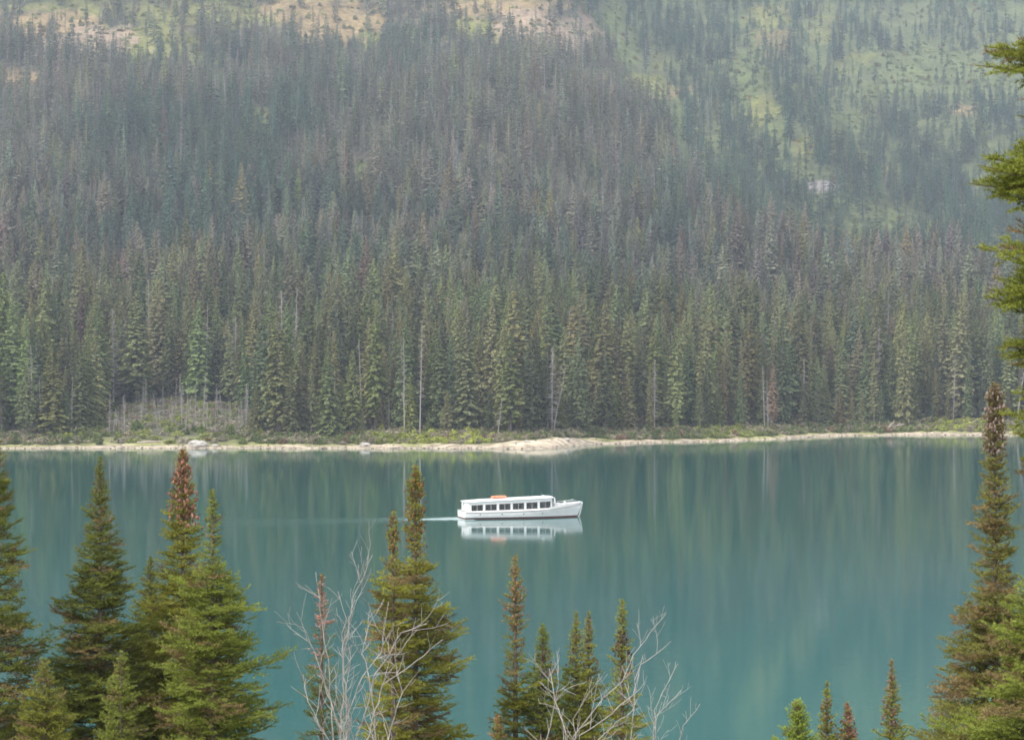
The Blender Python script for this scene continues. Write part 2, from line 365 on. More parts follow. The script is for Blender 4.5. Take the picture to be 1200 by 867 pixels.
# ------------------------------------------------------------------ forest tree variants
def conifer_arrays(rg, H, Rw, z0, levels, nb, leaf, power=.85, blade=.5, gappy=.0):
    """crown triangles: drooping branch blades and leaf sprays. returns V, T, var"""
    Vs = []; var = []
    for i in range(levels):
        f = (i + rg.random() * .8) / levels
        z = z0 + (H - z0) * f
        L0 = Rw * (1 - f) ** power * (.75 + .5 * rg.random()) + .12
        if f < .12: L0 *= .6 + 3.0 * f
        if gappy and rg.random() < gappy: continue
        k = nb if f < .85 else max(2, nb - 2)
        az0 = rg.random() * 6.28
        for j in range(k):
            az = az0 + j * 6.283 / k + rg.normal() * .3
            L = L0 * (.6 + .6 * rg.random())
            dz = L * (-.35 + .55 * f) + rg.normal() * .08 * L
            d = np.array([math.cos(az), math.sin(az), 0]); s = np.array([-d[1], d[0], 0])
            b = np.array([0, 0, z]); tip = b + d * L + np.array([0, 0, dz])
            vb = .82 + .36 * rg.random()
            wd = blade * (.26 * L + .10)
            mid = b + (tip - b) * .55 + np.array([0, 0, .10 * L])
            Vs += [b, mid + s * wd * .6, tip, b, tip, mid - s * wd * .6]
            var += [vb, vb * .92]
            for q in range(leaf):       # sprays hanging along the bough, facing outward and up
                t = .35 + .65 * rg.random(); p = b + (tip - b) * t
                ll = (.13 + .13 * L) * (.6 + .7 * rg.random())
                o_ = s * rg.normal() * wd * .5; dn_ = d * (.35 + .3 * rg.random()) + np.array([0, 0, -.8]) + s * rg.normal() * .35
                hw_ = s * (1 if rg.random() < .8 else -1) * ll * .42 + d * rg.normal() * .15 * ll
                Vs += [p + o_ + hw_, p + o_ - hw_, p + o_ + dn_ * ll]
                var.append(vb * (.8 + .4 * rg.random()))
    Vs = np.array(Vs); T = np.arange(len(Vs)).reshape(-1, 3)
    return Vs, T, np.array(var)
def trunk_mb(H, r0, k=5, bend=0):
    m = MB(); m.tube([(0, 0, -1.0), (bend * .3, 0, H * .35), (bend, 0, H * .7), (bend, 0, H * .98)], [r0, r0 * .8, r0 * .45, .04], k); return m
def snag_mb(rg, H, n, r0=.15, fine=1.):
    m = trunk_mb(H, r0)
    for i in range(n):
        f = .12 + .86 * rg.random(); z = H * f; L = (1.7 * (1 - f) + .3) * (.5 + .8 * rg.random()); az = rg.random() * 6.28
        d = np.array([math.cos(az), math.sin(az), -.35 + .5 * rg.random()])
        b = np.array([0, 0, z]); m.tube([b, b + d * L * .5, b + d * L + np.array([0, 0, -.15 * L])], [.04 * fine, .03 * fine, .012], 3)
        sd = np.array([-d[1], d[0], 0])
        for q in range(3):
            t = .3 + .7 * rg.random(); p = b + d * L * t; e = p + (d * .5 + sd * rg.normal() * .7 + np.array([0, 0, -.4])) * L * .4
            m.add([p + [0, 0, .02], p - [0, 0, .02], e], T=[[0, 1, 2]])
    return m
rg = np.random.default_rng(11)
H0 = 22.0
NEARV = []      # (crown mesh, trunk mesh) on object-coloured material
for k in range(7):
    Rw = [2.7, 2.2, 3.2, 2.5, 2.0, 2.9, 2.3][k]
    V_, T_, v_ = conifer_arrays(rg, H0, Rw, [1.0, 1.8, .6, 2.6, 1.4, .8, 3.0][k], 84, 6, 15, power=[.8, .7, .9, .65, .8, .75, .7][k], blade=.45, gappy=[0, .1, 0, .15, .12, .05, .1][k])
    cm = npmesh('crown', V_, T_, M_fobj, var=v_)
    tm = MB(); tm.tube([(0, 0, -1), (0, 0, H0 * .5), (0, 0, H0 * .99)], [.27, .17, .03], 6)
    tm = npmesh('trunk', np.concatenate(tm.V), [np.concatenate(tm.T), np.concatenate(tm.Q)], M_barkpale)
    NEARV.append((cm, tm, V_, T_, v_, Rw))
SNAGV = []
for k in range(4):
    m_ = snag_mb(rg, H0, [110, 160, 70, 200][k], fine=1.2)
    SNAGV.append(m_)

VC = bpy.data.collections.new('forest_variants')       # never linked to the scene: sources of the scattered forest
def addvar(name, me):
    o = bpy.data.objects.new(name, me); VC.objects.link(o)
nidx = 0
for k, (cm, tm, V_, T_, v_, Rw) in enumerate(NEARV):
    t_ = trunk_mb(H0, .26, 4); tv = np.concatenate(t_.V)
    VV = np.vstack([V_, tv]); off = len(V_)
    tq = np.concatenate(t_.Q) + off; tt = np.concatenate(t_.T) + off
    me = npmesh('va', VV, [T_, tt, tq], M_finst, var=np.concatenate([v_, np.full(len(tt) + len(tq), 1.05)]))
    addvar('va%02d' % k, me)
for k in range(8):
    V_, T_, v_ = conifer_arrays(rg, H0, [2.6, 2.1, 3.0, 2.3, 1.9, 2.8, 2.4, 1.7][k], 1.5 + rg.random() * 3, 26, 5, 6, power=.75, blade=.8, gappy=.05)
    t_ = trunk_mb(H0, .25, 3); tv = np.concatenate(t_.V); off = len(V_)
    tq = np.concatenate(t_.Q) + off; tt = np.concatenate(t_.T) + off
    me = npmesh('vb', np.vstack([V_, tv]), [T_, tt, tq], M_finst, var=np.concatenate([v_, np.full(len(tt) + len(tq), 1.)]))
    addvar('vb%02d' % k, me)
for k in range(4):
    s_ = SNAGV[k]; V_ = np.concatenate(s_.V); tt = np.concatenate(s_.T); tq = np.concatenate(s_.Q)
    addvar('vc%02d' % k, npmesh('vc', V_, [tt, tq], M_finst, var=.7 + .6 * rg.random(len(tt) + len(tq))))
NA, NB_, NC_ = 7, 8, 4
def bush_arrays(rg, n, rx, rz, leaf):
    P = rg.normal(size=(n, 3)); P = unit(P) * (rg.random((n, 1)) ** .4)
    P[:, 2] = np.abs(P[:, 2]); P *= np.array([rx, rx, rz]) * (.8 + .35 * np.sin(5 * np.arctan2(P[:, 1], P[:, 0]))[:, None] * .5)
    dv_ = unit(rg.normal(size=(n, 3)) + np.array([0, 0, .5])); sv = unit(np.cross(dv_, rg.normal(size=(n, 3))))
    l = leaf * (.6 + .8 * rg.random((n, 1)))
    Vs = np.stack([P + sv * l * .35, P - sv * l * .35, P + dv_ * l], 1).reshape(-1, 3)
    Vs[:, 2] = np.maximum(Vs[:, 2], -.1)
    return Vs, np.arange(n * 3).reshape(-1, 3), .7 + .6 * rg.random(n)
BUSHV = []
for k in range(4):
    V_, T_, v_ = bush_arrays(rg, 520, [1.3, 1.0, 1.6, .8][k], [1.5, 1.9, 1.2, 2.2][k], .34)
    BUSHV.append(npmesh('foliage', V_, T_, M_fobj, var=v_))
    addvar('vd%02d' % k, npmesh('vd', V_, T_, M_finst, var=v_))
for k in range(3):
    m_ = MB(); m_.ball((0, 0, 0), (.5, .4, .28), 8, 5); V_ = m_.V[0]; V_ *= (.75 + .5 * rg.random((len(V_), 1)))
    f_ = len(m_.Q[0]); addvar('ve%02d' % k, npmesh('ve', V_, m_.Q[0], M_finst, var=.8 + .4 * rg.random(f_)))

# ------------------------------------------------------------------ scatter the forest
print('scatter')
def jgrid(Y0, Y1, sp, um=.30):
    xs = np.arange(-um * Y1, um * Y1, sp); ys = np.arange(Y0, Y1, sp)
    a, b = np.meshgrid(xs, ys); a = a.ravel() + rng.uniform(-.46, .46, a.size) * sp; b = b.ravel() + rng.uniform(-.46, .46, b.size) * sp
    k = np.abs(a / b) < um; return a[k], b[k]
xa, ya = [], []
for Y0, Y1, sp in ((560, 900, 6.4), (900, 1300, 7.6), (1300, 2000, 8.0), (2000, 3000, 8.6)):
    a, b = jgrid(Y0, Y1, sp); xa.append(a); ya.append(b)
tx = np.concatenate(xa); tY = np.concatenate(ya)
tpx = 600 + F * tx / tY; td = tY - shoreY(tpx)
tz = terrain(tx, tY); tpx, tpy = proj(tx, tY, tz)
setback = np.interp(tpx, [-200, 0, 60, 100, 130, 200, 280, 300, 340, 420, 440, 580, 600, 700, 860, 1060, 1090, 1160, 1190, 1500], [20, 19, 17, 26, 105, 135, 110, 24, 17, 18, 24, 24, 21, 19, 17, 18, 34, 34, 20, 18])
ok = (td > setback + rng.normal(0, 2.5, len(td))) & (tpy > -150)
# high up: openness grows
cb, _ = cover(tpx, tpy)
ok &= rng.random(len(td)) > cb * .95
right = sstep(-40, 40, tpx - np.interp(tY, [900, 1100, 1430, 1780, 2500, 3400], [1040, 950, 800, 725, 640, 560])) * (tY > 1150)
gapn = sstep(.50, .60, fbm(tpx / 30., tpy / 22., 91, 4))
dens = 1 - .48 * right * gapn * sstep(330, 260, tpy) - .12 * right * (tpy < 110)
dens *= np.where(tpy < -20, .75, 1)
ok &= rng.random(len(td)) < dens
tx, tY, tz, tpx, tpy, td, right = [q[ok] for q in (tx, tY, tz, tpx, tpy, td, right)]
N = len(tx); print('trees', N)
hh = np.interp(td, [0, 20, 60, 200, 450, 800, 1200, 2000], [17, 21, 25, 25, 24, 23, 20, 17]) * (1 - .05 * right)
hh *= np.clip(rng.normal(1, .22, N), .42, 1.5) * (.88 + .24 * fbm(tx / 35, tY / 35, 95, 2))
cb2_, _ = cover(tpx, tpy - 16)
hh *= 1 - .25 * cb2_
hh *= np.where((td < 75) & (rng.random(N) < .34), .55, 1)
# colours: olive by the water, grey-brown above, blue-green in the hollows and on the right
fz = fbm(tx / 70, tY / 110, 97, 3); fq = fbm(tx / 28, tY / 40, 99, 3)
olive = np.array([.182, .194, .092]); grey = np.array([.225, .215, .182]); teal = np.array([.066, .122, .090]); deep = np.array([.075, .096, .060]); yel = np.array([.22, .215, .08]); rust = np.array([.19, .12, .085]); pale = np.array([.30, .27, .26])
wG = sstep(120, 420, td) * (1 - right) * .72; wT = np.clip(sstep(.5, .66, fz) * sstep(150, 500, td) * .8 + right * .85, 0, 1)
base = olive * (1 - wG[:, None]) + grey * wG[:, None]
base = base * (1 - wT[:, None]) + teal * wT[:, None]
r1 = rng.random(N)[:, None]
base = np.where(r1 < .22, base * .45 + deep * .55, base)
base = np.where((r1 > .22) & (r1 < .30), base * .4 + yel * .6, base)
dead = (rng.random(N) < np.where(td < 110, .10, .06) * (1 - .6 * right)) 
kill = (~dead) & (rng.random(N) < np.where(td < 500, .014, .03) * (1 - right))
base = np.where(kill[:, None], rust * .65 + grey * .35, base)
hue = rng.normal(0, .075, (N, 3)); hue -= hue.mean(1)[:, None]; base *= np.clip(1 + hue, .6, 1.4)
base *= (.68 + .74 * rng.random(N))[:, None] * (.85 + .3 * fq[:, None])
base = np.where(dead[:, None], pale * (.68 + .5 * rng.random(N))[:, None], base)
hh = np.where(dead, hh * .9, hh)
vid = np.where(dead, NA + NB_ + rng.integers(0, NC_, N), np.where(tY < 1150, rng.integers(0, NA, N), NA + rng.integers(0, NB_, N)))
rz = rng.random(N) * 6.283
wide = rng.uniform(.8, 1.5, N) * (1 + .22 * sstep(250, 700, td))
RW = np.array([2.5, 2.0, 3.0, 2.3, 1.8, 2.7, 2.2, 2.6, 2.1, 3.0, 2.3, 1.9, 2.8, 2.4, 1.7, .9, 1.1, .7, 1.2])
# which of them show largest: paint triangular outlines front to back
seen = np.zeros((800, 1200), bool); area = np.zeros(N)
for i in np.argsort(tY):
    if td[i] > 160: break
    if tpx[i] < 4 or tpx[i] > 1196: continue
    sc = F / tY[i]; hp = hh[i] * sc; wp = RW[vid[i]] * hh[i] / H0 * wide[i] * sc
    y0 = int(tpy[i] - hp); y1 = int(tpy[i])
    for yy in range(max(0, y0), min(799, y1)):
        hw = wp * ((yy - y0) / hp) ** .8
        a = max(0, int(tpx[i] - hw)); b = min(1200, int(tpx[i] + hw) + 1)
        s_ = seen[yy, a:b]; area[i] += (~s_).sum(); s_[:] = True
# individuals: the 285 with the largest visible area (a few dozen pixels hold the foreground)
order = np.argsort(-area)[:285]
isind = np.zeros(N, bool); isind[order] = True

def gn_scatter(name, pts, tint, vid, scl, rz, mat0):
    me = bpy.data.meshes.new(name); me.vertices.add(len(pts)); me.vertices.foreach_set('co', np.asarray(pts, np.float32).ravel())
    a = me.attributes.new('tint', 'FLOAT_COLOR', 'POINT'); t4 = np.ones((len(pts), 4), np.float32); t4[:, :3] = tint; a.data.foreach_set('color', t4.ravel())
    a = me.attributes.new('vid', 'INT', 'POINT'); a.data.foreach_set('value', vid.astype(np.int32))
    a = me.attributes.new('scl', 'FLOAT_VECTOR', 'POINT'); a.data.foreach_set('vector', scl.astype(np.float32).ravel())
    r3 = np.zeros((len(pts), 3), np.float32); r3[:, 2] = rz; r3[:, :2] = rng.normal(0, .02, (len(pts), 2))
    a = me.attributes.new('rot', 'FLOAT_VECTOR', 'POINT'); a.data.foreach_set('vector', r3.ravel())
    me.materials.append(mat0)
    o = link(name, me)
    g = bpy.data.node_groups.new(name, 'GeometryNodeTree')
    g.interface.new_socket('Geometry', in_out='INPUT', socket_type='NodeSocketGeometry'); g.interface.new_socket('Geometry', in_out='OUTPUT', socket_type='NodeSocketGeometry')
    gi = g.nodes.new('NodeGroupInput'); go = g.nodes.new('NodeGroupOutput')
    ci = g.nodes.new('GeometryNodeCollectionInfo'); ci.inputs['Collection'].default_value = VC; ci.inputs['Separate Children'].default_value = True; ci.inputs['Reset Children'].default_value = True
    ip = g.nodes.new('GeometryNodeInstanceOnPoints'); ip.inputs['Pick Instance'].default_value = True
    def na(nm, ty):
        q = g.nodes.new('GeometryNodeInputNamedAttribute'); q.data_type = ty; q.inputs['Name'].default_value = nm; return q.outputs['Attribute']
    e2r = g.nodes.new('FunctionNodeEulerToRotation')
    L = g.links.new
    L(gi.outputs[0], ip.inputs['Points']); L(ci.outputs[0], ip.inputs['Instance']); L(na('vid', 'INT'), ip.inputs['Instance Index'])
    L(na('rot', 'FLOAT_VECTOR'), e2r.inputs[0]); L(e2r.outputs[0], ip.inputs['Rotation']); L(na('scl', 'FLOAT_VECTOR'), ip.inputs['Scale'])
    L(ip.outputs[0], go.inputs[0])
    md = o.modifiers.new('scatter', 'NODES'); md.node_group = g
    return o
rest = ~isind
sc_ = (hh / H0)
scl = np.stack([sc_ * wide, sc_ * wide, sc_], 1)
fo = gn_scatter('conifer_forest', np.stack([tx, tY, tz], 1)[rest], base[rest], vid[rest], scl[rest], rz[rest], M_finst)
tag(fo, 'dense conifer forest covering the mountainside behind the lakeside trees', None, kind='stuff')

# individual lakeside trees, each with its own trunk and crown
LM = [(0, 50, 'at the far left end of the opposite shore'), (50, 130, 'left of the brushy clearing'), (130, 215, 'behind the left half of the brushy clearing'), (215, 290, 'behind the pale boulder'),
      (290, 345, 'just right of the brushy clearing'), (345, 420, 'above the bare dead thicket'), (420, 465, 'left of the tallest pale snag'), (465, 520, 'beside the tall pale snags'),
      (520, 575, 'above the stern of the boat'), (575, 625, 'above the middle of the boat'), (625, 680, 'behind the gravel spit'), (680, 740, 'just right of the gravel spit'),
      (740, 810, 'on the straight shore right of the spit'), (810, 880, 'on the shore halfway to the driftwood'), (880, 950, 'where the shore bends back'), (950, 1020, 'left of the driftwood heap'),
      (1020, 1085, 'behind the driftwood heap'), (1085, 1140, 'behind the green thicket on the right'), (1140, 1200, 'behind the tall right foreground spire')]
ORD = ['leftmost', 'second', 'third', 'fourth', 'fifth', 'sixth', 'seventh', 'eighth', 'ninth', 'tenth', 'eleventh', 'twelfth', 'thirteenth', 'fourteenth', 'fifteenth', 'sixteenth']
def colword(i):
    if dead[i]: return 'grey'
    c = base[i]; 
    if kill[i]: return 'rusty'
    if c[0] > c[1] * 1.02: return 'brownish'
    if c[0] < c[1] * .72: return 'blue-green'
    lum = c.mean()
    return 'dark green' if lum < .07 else ('olive green' if lum < .11 else 'pale olive')
cells = {}
for i in order:
    lm = next((t for a, b, t in LM if a <= tpx[i] < b), LM[-1][2])
    top = tpy[i] - hh[i] * F / tY[i]
    row = 'front row' if td[i] < 36 else ('second row' if td[i] < 62 else 'back row')
    size = 'tall' if hh[i] > 25 else ('small' if hh[i] < 16 else 'medium')
    kd = 'bare dead snag' if dead[i] else 'conifer'
    cells.setdefault((size, colword(i), kd, row, lm), []).append(i)
LAB = {}
for (size, cw, kd, row, lm), L_ in cells.items():
    L_.sort(key=lambda i: tpx[i])
    for k, i in enumerate(L_):
        LAB[i] = (f'{size} {cw} {kd}, {row}, {lm}' if len(L_) == 1 else f'{ORD[min(k, 15)]} {size} {cw} {kd}, {row}, {lm}')
snagmesh = []
for s_ in SNAGV:
    snagmesh.append(npmesh('snag', np.concatenate(s_.V), [np.concatenate(s_.T), np.concatenate(s_.Q)], M_deadfar))
for i in order:
    if dead[i]:
        o = link('dead_tree', snagmesh[int(vid[i]) - NA - NB_], None, (tx[i], tY[i], tz[i]))
        o.rotation_euler = (rng.normal(0, .02), rng.normal(0, .02), rz[i]); o.scale = scl[i]
        tag(o, LAB[i], 'dead tree', 'dead snags among the far shore conifers')
    else:
        r_ = empty('conifer_tree', (tx[i], tY[i], tz[i]), rz[i]); r_.scale = scl[i]
        cm, tm = NEARV[int(vid[i])][:2]
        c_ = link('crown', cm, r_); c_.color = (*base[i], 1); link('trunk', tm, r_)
        tag(r_, LAB[i], 'tree', 'conifers lining the far shore')

# undergrowth band along the bank (uncountable low brush) and the larger separate shrubs
nb = 5200
bpx = rng.uniform(-250, 1450, nb); bd = rng.uniform(0, 1, nb) ** .8 * 1.0
smax = np.interp(bpx, [-200, 0, 60, 100, 130, 200, 280, 300, 340, 420, 440, 580, 600, 700, 860, 1060, 1090, 1160, 1190, 1500], [26, 26, 26, 36, 105, 135, 110, 30, 26, 28, 32, 32, 28, 26, 24, 26, 36, 36, 26, 24])
smin = np.interp(bpx, [0, 560, 600, 640, 690, 720, 1200], [6, 7.5, 13, 20, 14, 6, 6])
bd = smin + bd * (smax - smin)
bY = shoreY(bpx) + bd; bX = (bpx - 600) / F * bY; bZ = terrain(bX, bY)
mixr = rng.random(nb)[:, None]; zone = sstep(.4, .6, fbm(bpx / 45, bd * 0, 111, 3))[:, None]
br = 1.2 * np.exp(-((bpx - 520) / 72) ** 2) + np.exp(-((bpx - 1125) / 38) ** 2) + .6 * np.exp(-((bpx - 200) / 60) ** 2) + .5 * np.exp(-((bpx - 860) / 30) ** 2)
br = np.clip(br, 0, 1)[:, None]
bc = np.array([.15, .18, .075]) * (1 - br) + np.array([.34, .37, .08]) * br
bc = np.where(mixr < .25 + .2 * zone, np.array([.30, .27, .19]), bc); bc = np.where(mixr > .965, np.array([.24, .15, .10]), bc)
bc = bc * (.7 + .6 * rng.random((nb, 1)))
bs = rng.uniform(.4, 1.15, nb) * np.where((bpx > 120) & (bpx < 300), 1.1, 1); inclr = (bpx > 120) & (bpx < 300) & (rng.random(nb) < .28); bc = np.where(inclr[:, None], np.array([.34, .31, .25]) * (.7 + .5 * rng.random((nb, 1))), bc)
# grey brush of the clearing is higher
bo = gn_scatter('shoreline_brush', np.stack([bX, bY, bZ], 1), bc, NA + NB_ + NC_ + rng.integers(0, 4, nb), np.stack([bs * 1.3, bs * 1.3, bs * .8], 1), rng.random(nb) * 6.28, M_finst)
tag(bo, 'low green and straw-coloured brush along the far bank', None, kind='stuff')
# mountain meadow scrub, and loose stones along the beach
ns = 26000
sx_ = rng.uniform(-.30, .30, ns); sY = np.sqrt(rng.uniform(850 ** 2, 2600 ** 2, ns)); sX = sx_ * sY; sZ = terrain(sX, sY); spx, spy = proj(sX, sY, sZ); sb, sc3 = cover(spx, spy)
k_ = (rng.random(ns) < sb * .9 * (spy > -100)); sX, sY, sZ, sc3 = sX[k_], sY[k_], sZ[k_], sc3[k_]; ns = len(sX)
st_ = np.minimum(sc3 * 1.45 + np.array([.13, .16, .06]) * .5, .34); st_ = np.where(rng.random((ns, 1)) < .12, np.array([.24, .19, .06]), st_) * (.6 + .8 * rng.random((ns, 1)))
ss_ = rng.uniform(.5, 1.7, ns)
mb_ = gn_scatter('meadow_scrub', np.stack([sX, sY, sZ - .2], 1), st_, NA + NB_ + NC_ + rng.integers(0, 4, ns), np.stack([ss_ * 1.3, ss_ * 1.3, ss_], 1), rng.random(ns) * 6.28, M_finst)
tag(mb_, 'low scrub dotted over the open green and tan mountain meadows', None, kind='stuff')
ns = 1500
spx = rng.uniform(-150, 1350, ns); sd_ = rng.uniform(-1.2, 1, ns) ; sd_ = np.where(sd_ < 0, rng.uniform(0, 2, ns), sd_ * (np.interp(spx, [0, 580, 620, 640, 690, 720, 1200], [5, 6, 14, 18, 12, 5, 5])))
sY = shoreY(spx) + sd_; sX = (spx - 600) / F * sY; ss_ = rng.uniform(.2, .9, ns) ** 1.5
sg_ = gn_scatter('beach_stones', np.stack([sX, sY, terrain(sX, sY)], 1), np.array([.36, .31, .25]) * rng.uniform(.45, 1.35, (ns, 1)), NA + NB_ + NC_ + 4 + rng.integers(0, 3, ns), np.stack([ss_, ss_, ss_], 1), rng.random(ns) * 6.28, M_finst)
tag(sg_, 'loose pale stones strewn along the far beach', None, kind='stuff')
SHR = []
for k in range(46):
    c_ = rng.random()
    px_ = rng.choice([rng.uniform(0, 130), rng.uniform(130, 290), rng.uniform(430, 590), rng.uniform(690, 900), rng.uniform(1090, 1165), rng.uniform(300, 430)], p=[.14, .24, .22, .18, .14, .08])
    SHR.append((px_, rng.uniform(14, 30) + (10 if 130 < px_ < 290 else 0)))
SHR.sort()
SHZ = [(0, 130, 'left of the brushy clearing'), (130, 210, 'in the left half of the brushy clearing'), (210, 300, 'behind the pale boulder'), (300, 430, 'right of the pale boulder'), (430, 510, 'below the tallest pale snag'), (510, 600, 'left of the gravel spit'), (600, 780, 'right of the gravel spit'), (780, 1000, 'on the long straight right-hand bank'), (1000, 1300, 'right of the driftwood heap')]
cnt = {}
for px_, d_ in SHR:
    z_ = next(t for a, b, t in SHZ if a <= px_ < b); cnt.setdefault(z_, []).append(1)
used = {}
for k, (px_, d_) in enumerate(SHR):
    Y_ = float(shoreY(np.array([px_]))[0]) + d_; X_ = (px_ - 600) / F * Y_
    me = BUSHV[k % 4]; s_ = rng.uniform(.9, 1.5)
    z_ = next(t for a, b, t in SHZ if a <= px_ < b); used[z_] = used.get(z_, 0) + 1
    o = link('shrub', me, None, (X_, Y_, float(terrain(np.array([X_]), np.array([Y_]))[0]) - .05)); o.scale = (s_, s_, s_ * rng.uniform(.8, 1.2)); o.rotation_euler = (0, 0, rng.random() * 6.28)
    cs = [((.17, .22, .06), 'bright green'), ((.11, .15, .06), 'green'), ((.22, .21, .12), 'straw-coloured'), ((.21, .24, .05), 'yellow-green')][int(rng.integers(0, 4))]
    o.color = (*cs[0], 1)
    tag(o, f'{cs[1]} waterside shrub, {ORD[min(used[z_] - 1, 15)]} from the left {z_}'.replace('leftmost from the left', 'leftmost'), 'shrub', 'leafy shrubs along the far bank')

# the pale yellow-green broadleaf crowns standing out in the lower forest
for px_, d_, h_, lab in ((250, 150, 20, 'rounded pale yellow-green broadleaf tree amid dark conifers above the clearing'),):
    Y_ = float(shoreY(np.array([px_]))[0]) + d_; X_ = (px_ - 600) / F * Y_
    z_ = float(terrain(np.array([X_]), np.array([Y_]))[0])
    r_ = empty('broadleaf_tree', (X_, Y_, z_)); V_, T_, v_ = bush_arrays(rg, 1500, 5.5, 8, .8); V_[:, 2] += h_ - 3
    c_ = link('crown', npmesh('crown', V_, T_, M_fobj, var=v_), r_); c_.color = (.20, .23, .08, 1)
    m_ = MB(); m_.tube([(0, 0, -1), (0, .2, h_ * .6), (0, 0, h_ + 2)], [.35, .25, .08], 6)
    for k in range(6):
        a = k * 1.05; m_.tube([(0, 0, h_ * .75), (2 * math.cos(a), 2 * math.sin(a), h_), (3.5 * math.cos(a), 3.5 * math.sin(a), h_ + 3)], [.14, .09, .03], 4)
    m_.build('trunk', M_barkpale, r_)
    tag(r_, lab, 'tree')
# pale standing snags at the water's edge
def onshore(px_, d_):
    Y_ = float(shoreY(np.array([float(px_)]))[0]) + d_; X_ = (px_ - 600) / F * Y_
    return X_, Y_, float(terrain(np.array([X_]), np.array([Y_]))[0])
for px_, d_, ytop, lab in ((492, 23, 372, 'tallest straight pale snag, bare to its tip, right of centre-left'), (474, 24, 392, 'slimmer pale snag just left of the tallest one'), (583, 20, 465, 'short leaning pale snag left of the gravel spit'),
                           (50, 26, 442, 'pale snag near the left end of the far shore'), (146, 40, 462, 'thin white snag at left side of the brushy clearing'), (213, 52, 455, 'pinkish bare snag above middle of the brushy clearing'),
                           (288, 40, 450, 'pale snag at right edge of the brushy clearing'), (392, 24, 430, 'whitish snag between the clearing and the tall snags'), 
                           (896, 22, 428, 'grey half-bare snag on the right-hand shore'), (1191, 22, 385, 'leaning grey snag behind the right foreground branches'), (648, 26, 425, 'thin crooked snag behind the gravel spit'),
                           (165, 44, 470, 'short bristly snag among the clearing brush'), (228, 44, 476, 'short grey snag directly behind the pale boulder'), (188, 48, 466, 'thin grey pole snag in middle of the clearing'), (137, 36, 478, 'low whitish snag at far left of the clearing'), (156, 38, 482, 'low forked snag near the left side of the clearing'), (202, 46, 474, 'white snag stub left of the clearing centre'), (242, 46, 470, 'pale snag just right of the boulder, at the clearing back'), (270, 42, 472, 'slanting pale snag near right side of the clearing')):
    X_, Y_, z_ = onshore(px_, d_); H_ = HC + (HZ - ytop) * Y_ / F - z_
    m_ = trunk_mb(H_, .09 + .0028 * H_, 6, bend=rng.normal() * .5)
    r_ = m_.build('dead_tree', M_dead, None, loc=(X_, Y_, z_))
    b_ = MB()
    for q in range(int(30 + H_ * 3)):
        f = .3 + .68 * rng.random(); z = H_ * f; L = (1.4 * (1 - f) + .3) * (.5 + .8 * rng.random()); az = rng.random() * 6.28
        d = np.array([math.cos(az), math.sin(az), -.1 + .4 * rng.random()]); b = np.array([0, 0, z]); b_.tube([b, b + d * L * .5, b + d * L], [.045, .03, .012], 3)
    b_.build('branches', M_dead, r_)
    r_.rotation_euler = (rng.normal(0, .015), .12 if px_ in (583, 1191, 648) else rng.normal(0, .02), 0)
    tag(r_, lab, 'dead tree', 'pale bare snags standing on the far shore')

DZ = [('white', 'upright'), ('grey', 'upright'), ('pinkish grey', 'slightly leaning'), ('pale', 'slightly leaning')]
for k in range(34):
    px_ = 128 + k * 4.9 + rng.uniform(-2, 2); d_ = rng.uniform(26, 95) if 150 < px_ < 275 else rng.uniform(24, 42)
    X_, Y_, z_ = onshore(px_, d_); s_ = rng.uniform(.18, .58)
    o = link('dead_tree', snagmesh[k % 4], None, (X_, Y_, z_)); o.scale = (s_ * 1.3, s_ * 1.3, s_); o.rotation_euler = (rng.normal(0, .05), rng.normal(0, .06), rng.random() * 6.28)
    where = 'far back' if d_ > 75 else ('in the middle' if d_ > 50 else 'at the front')
    tag(o, f'{ORD[k % 10]} thin bristly dead tree in the {["left", "centre-left", "centre-right", "right"][k // 10]} part of the brushy clearing', 'dead tree', 'thin dead trees in the brushy clearing')
# boulder, driftwood, root heap
def rock(name, loc, r, seed, lab, cat, group=None, m=None):
    rr = np.random.default_rng(seed); m_ = MB(); m_.ball((0, 0, 0), r, 20, 14)
    for v in m_.V:
        n_ = fbm(v[:, 0] / max(r) * 2.2 + seed, v[:, 1] / max(r) * 2.2 + v[:, 2] * 1.7, 121 + seed, 3)
        v *= (.72 + .55 * n_)[:, None]
    o = m_.build(name, m, None, False, loc); tag(o, lab, cat, group); return o
M_rock = mat('pale_stone', (.30, .28, .26), .9, .2, noise=(1.6, (.46, .44, .41)))
X_, Y_, z_ = onshore(232, 3.5); rock('boulder', (X_, Y_, z_ + .35), (2.6, 1.8, 1.15), 1, 'large pale grey boulder at the waterline below the brushy clearing', 'boulder', None, M_rock)
for k, (px_, d_, s_, lab) in enumerate(((428, 5, 1.0, 'low rounded grey boulder on the beach left of the bright shrubs'), (618, 8, .6, 'small stone on the left flank of the gravel spit'), (664, 8, .7, 'small stone on the right flank of the gravel spit'), (1034, 8, .8, 'squat stone at the left foot of the driftwood heap'), (252, 4, .6, 'small stone beside the large pale boulder'))):
    X_, Y_, z_ = onshore(px_, d_); rock('boulder', (X_, Y_, z_ + .1 * s_), (1.3 * s_, 1.0 * s_, .7 * s_), 3 + k, lab, 'boulder', 'stones on the far beach', M_rock)
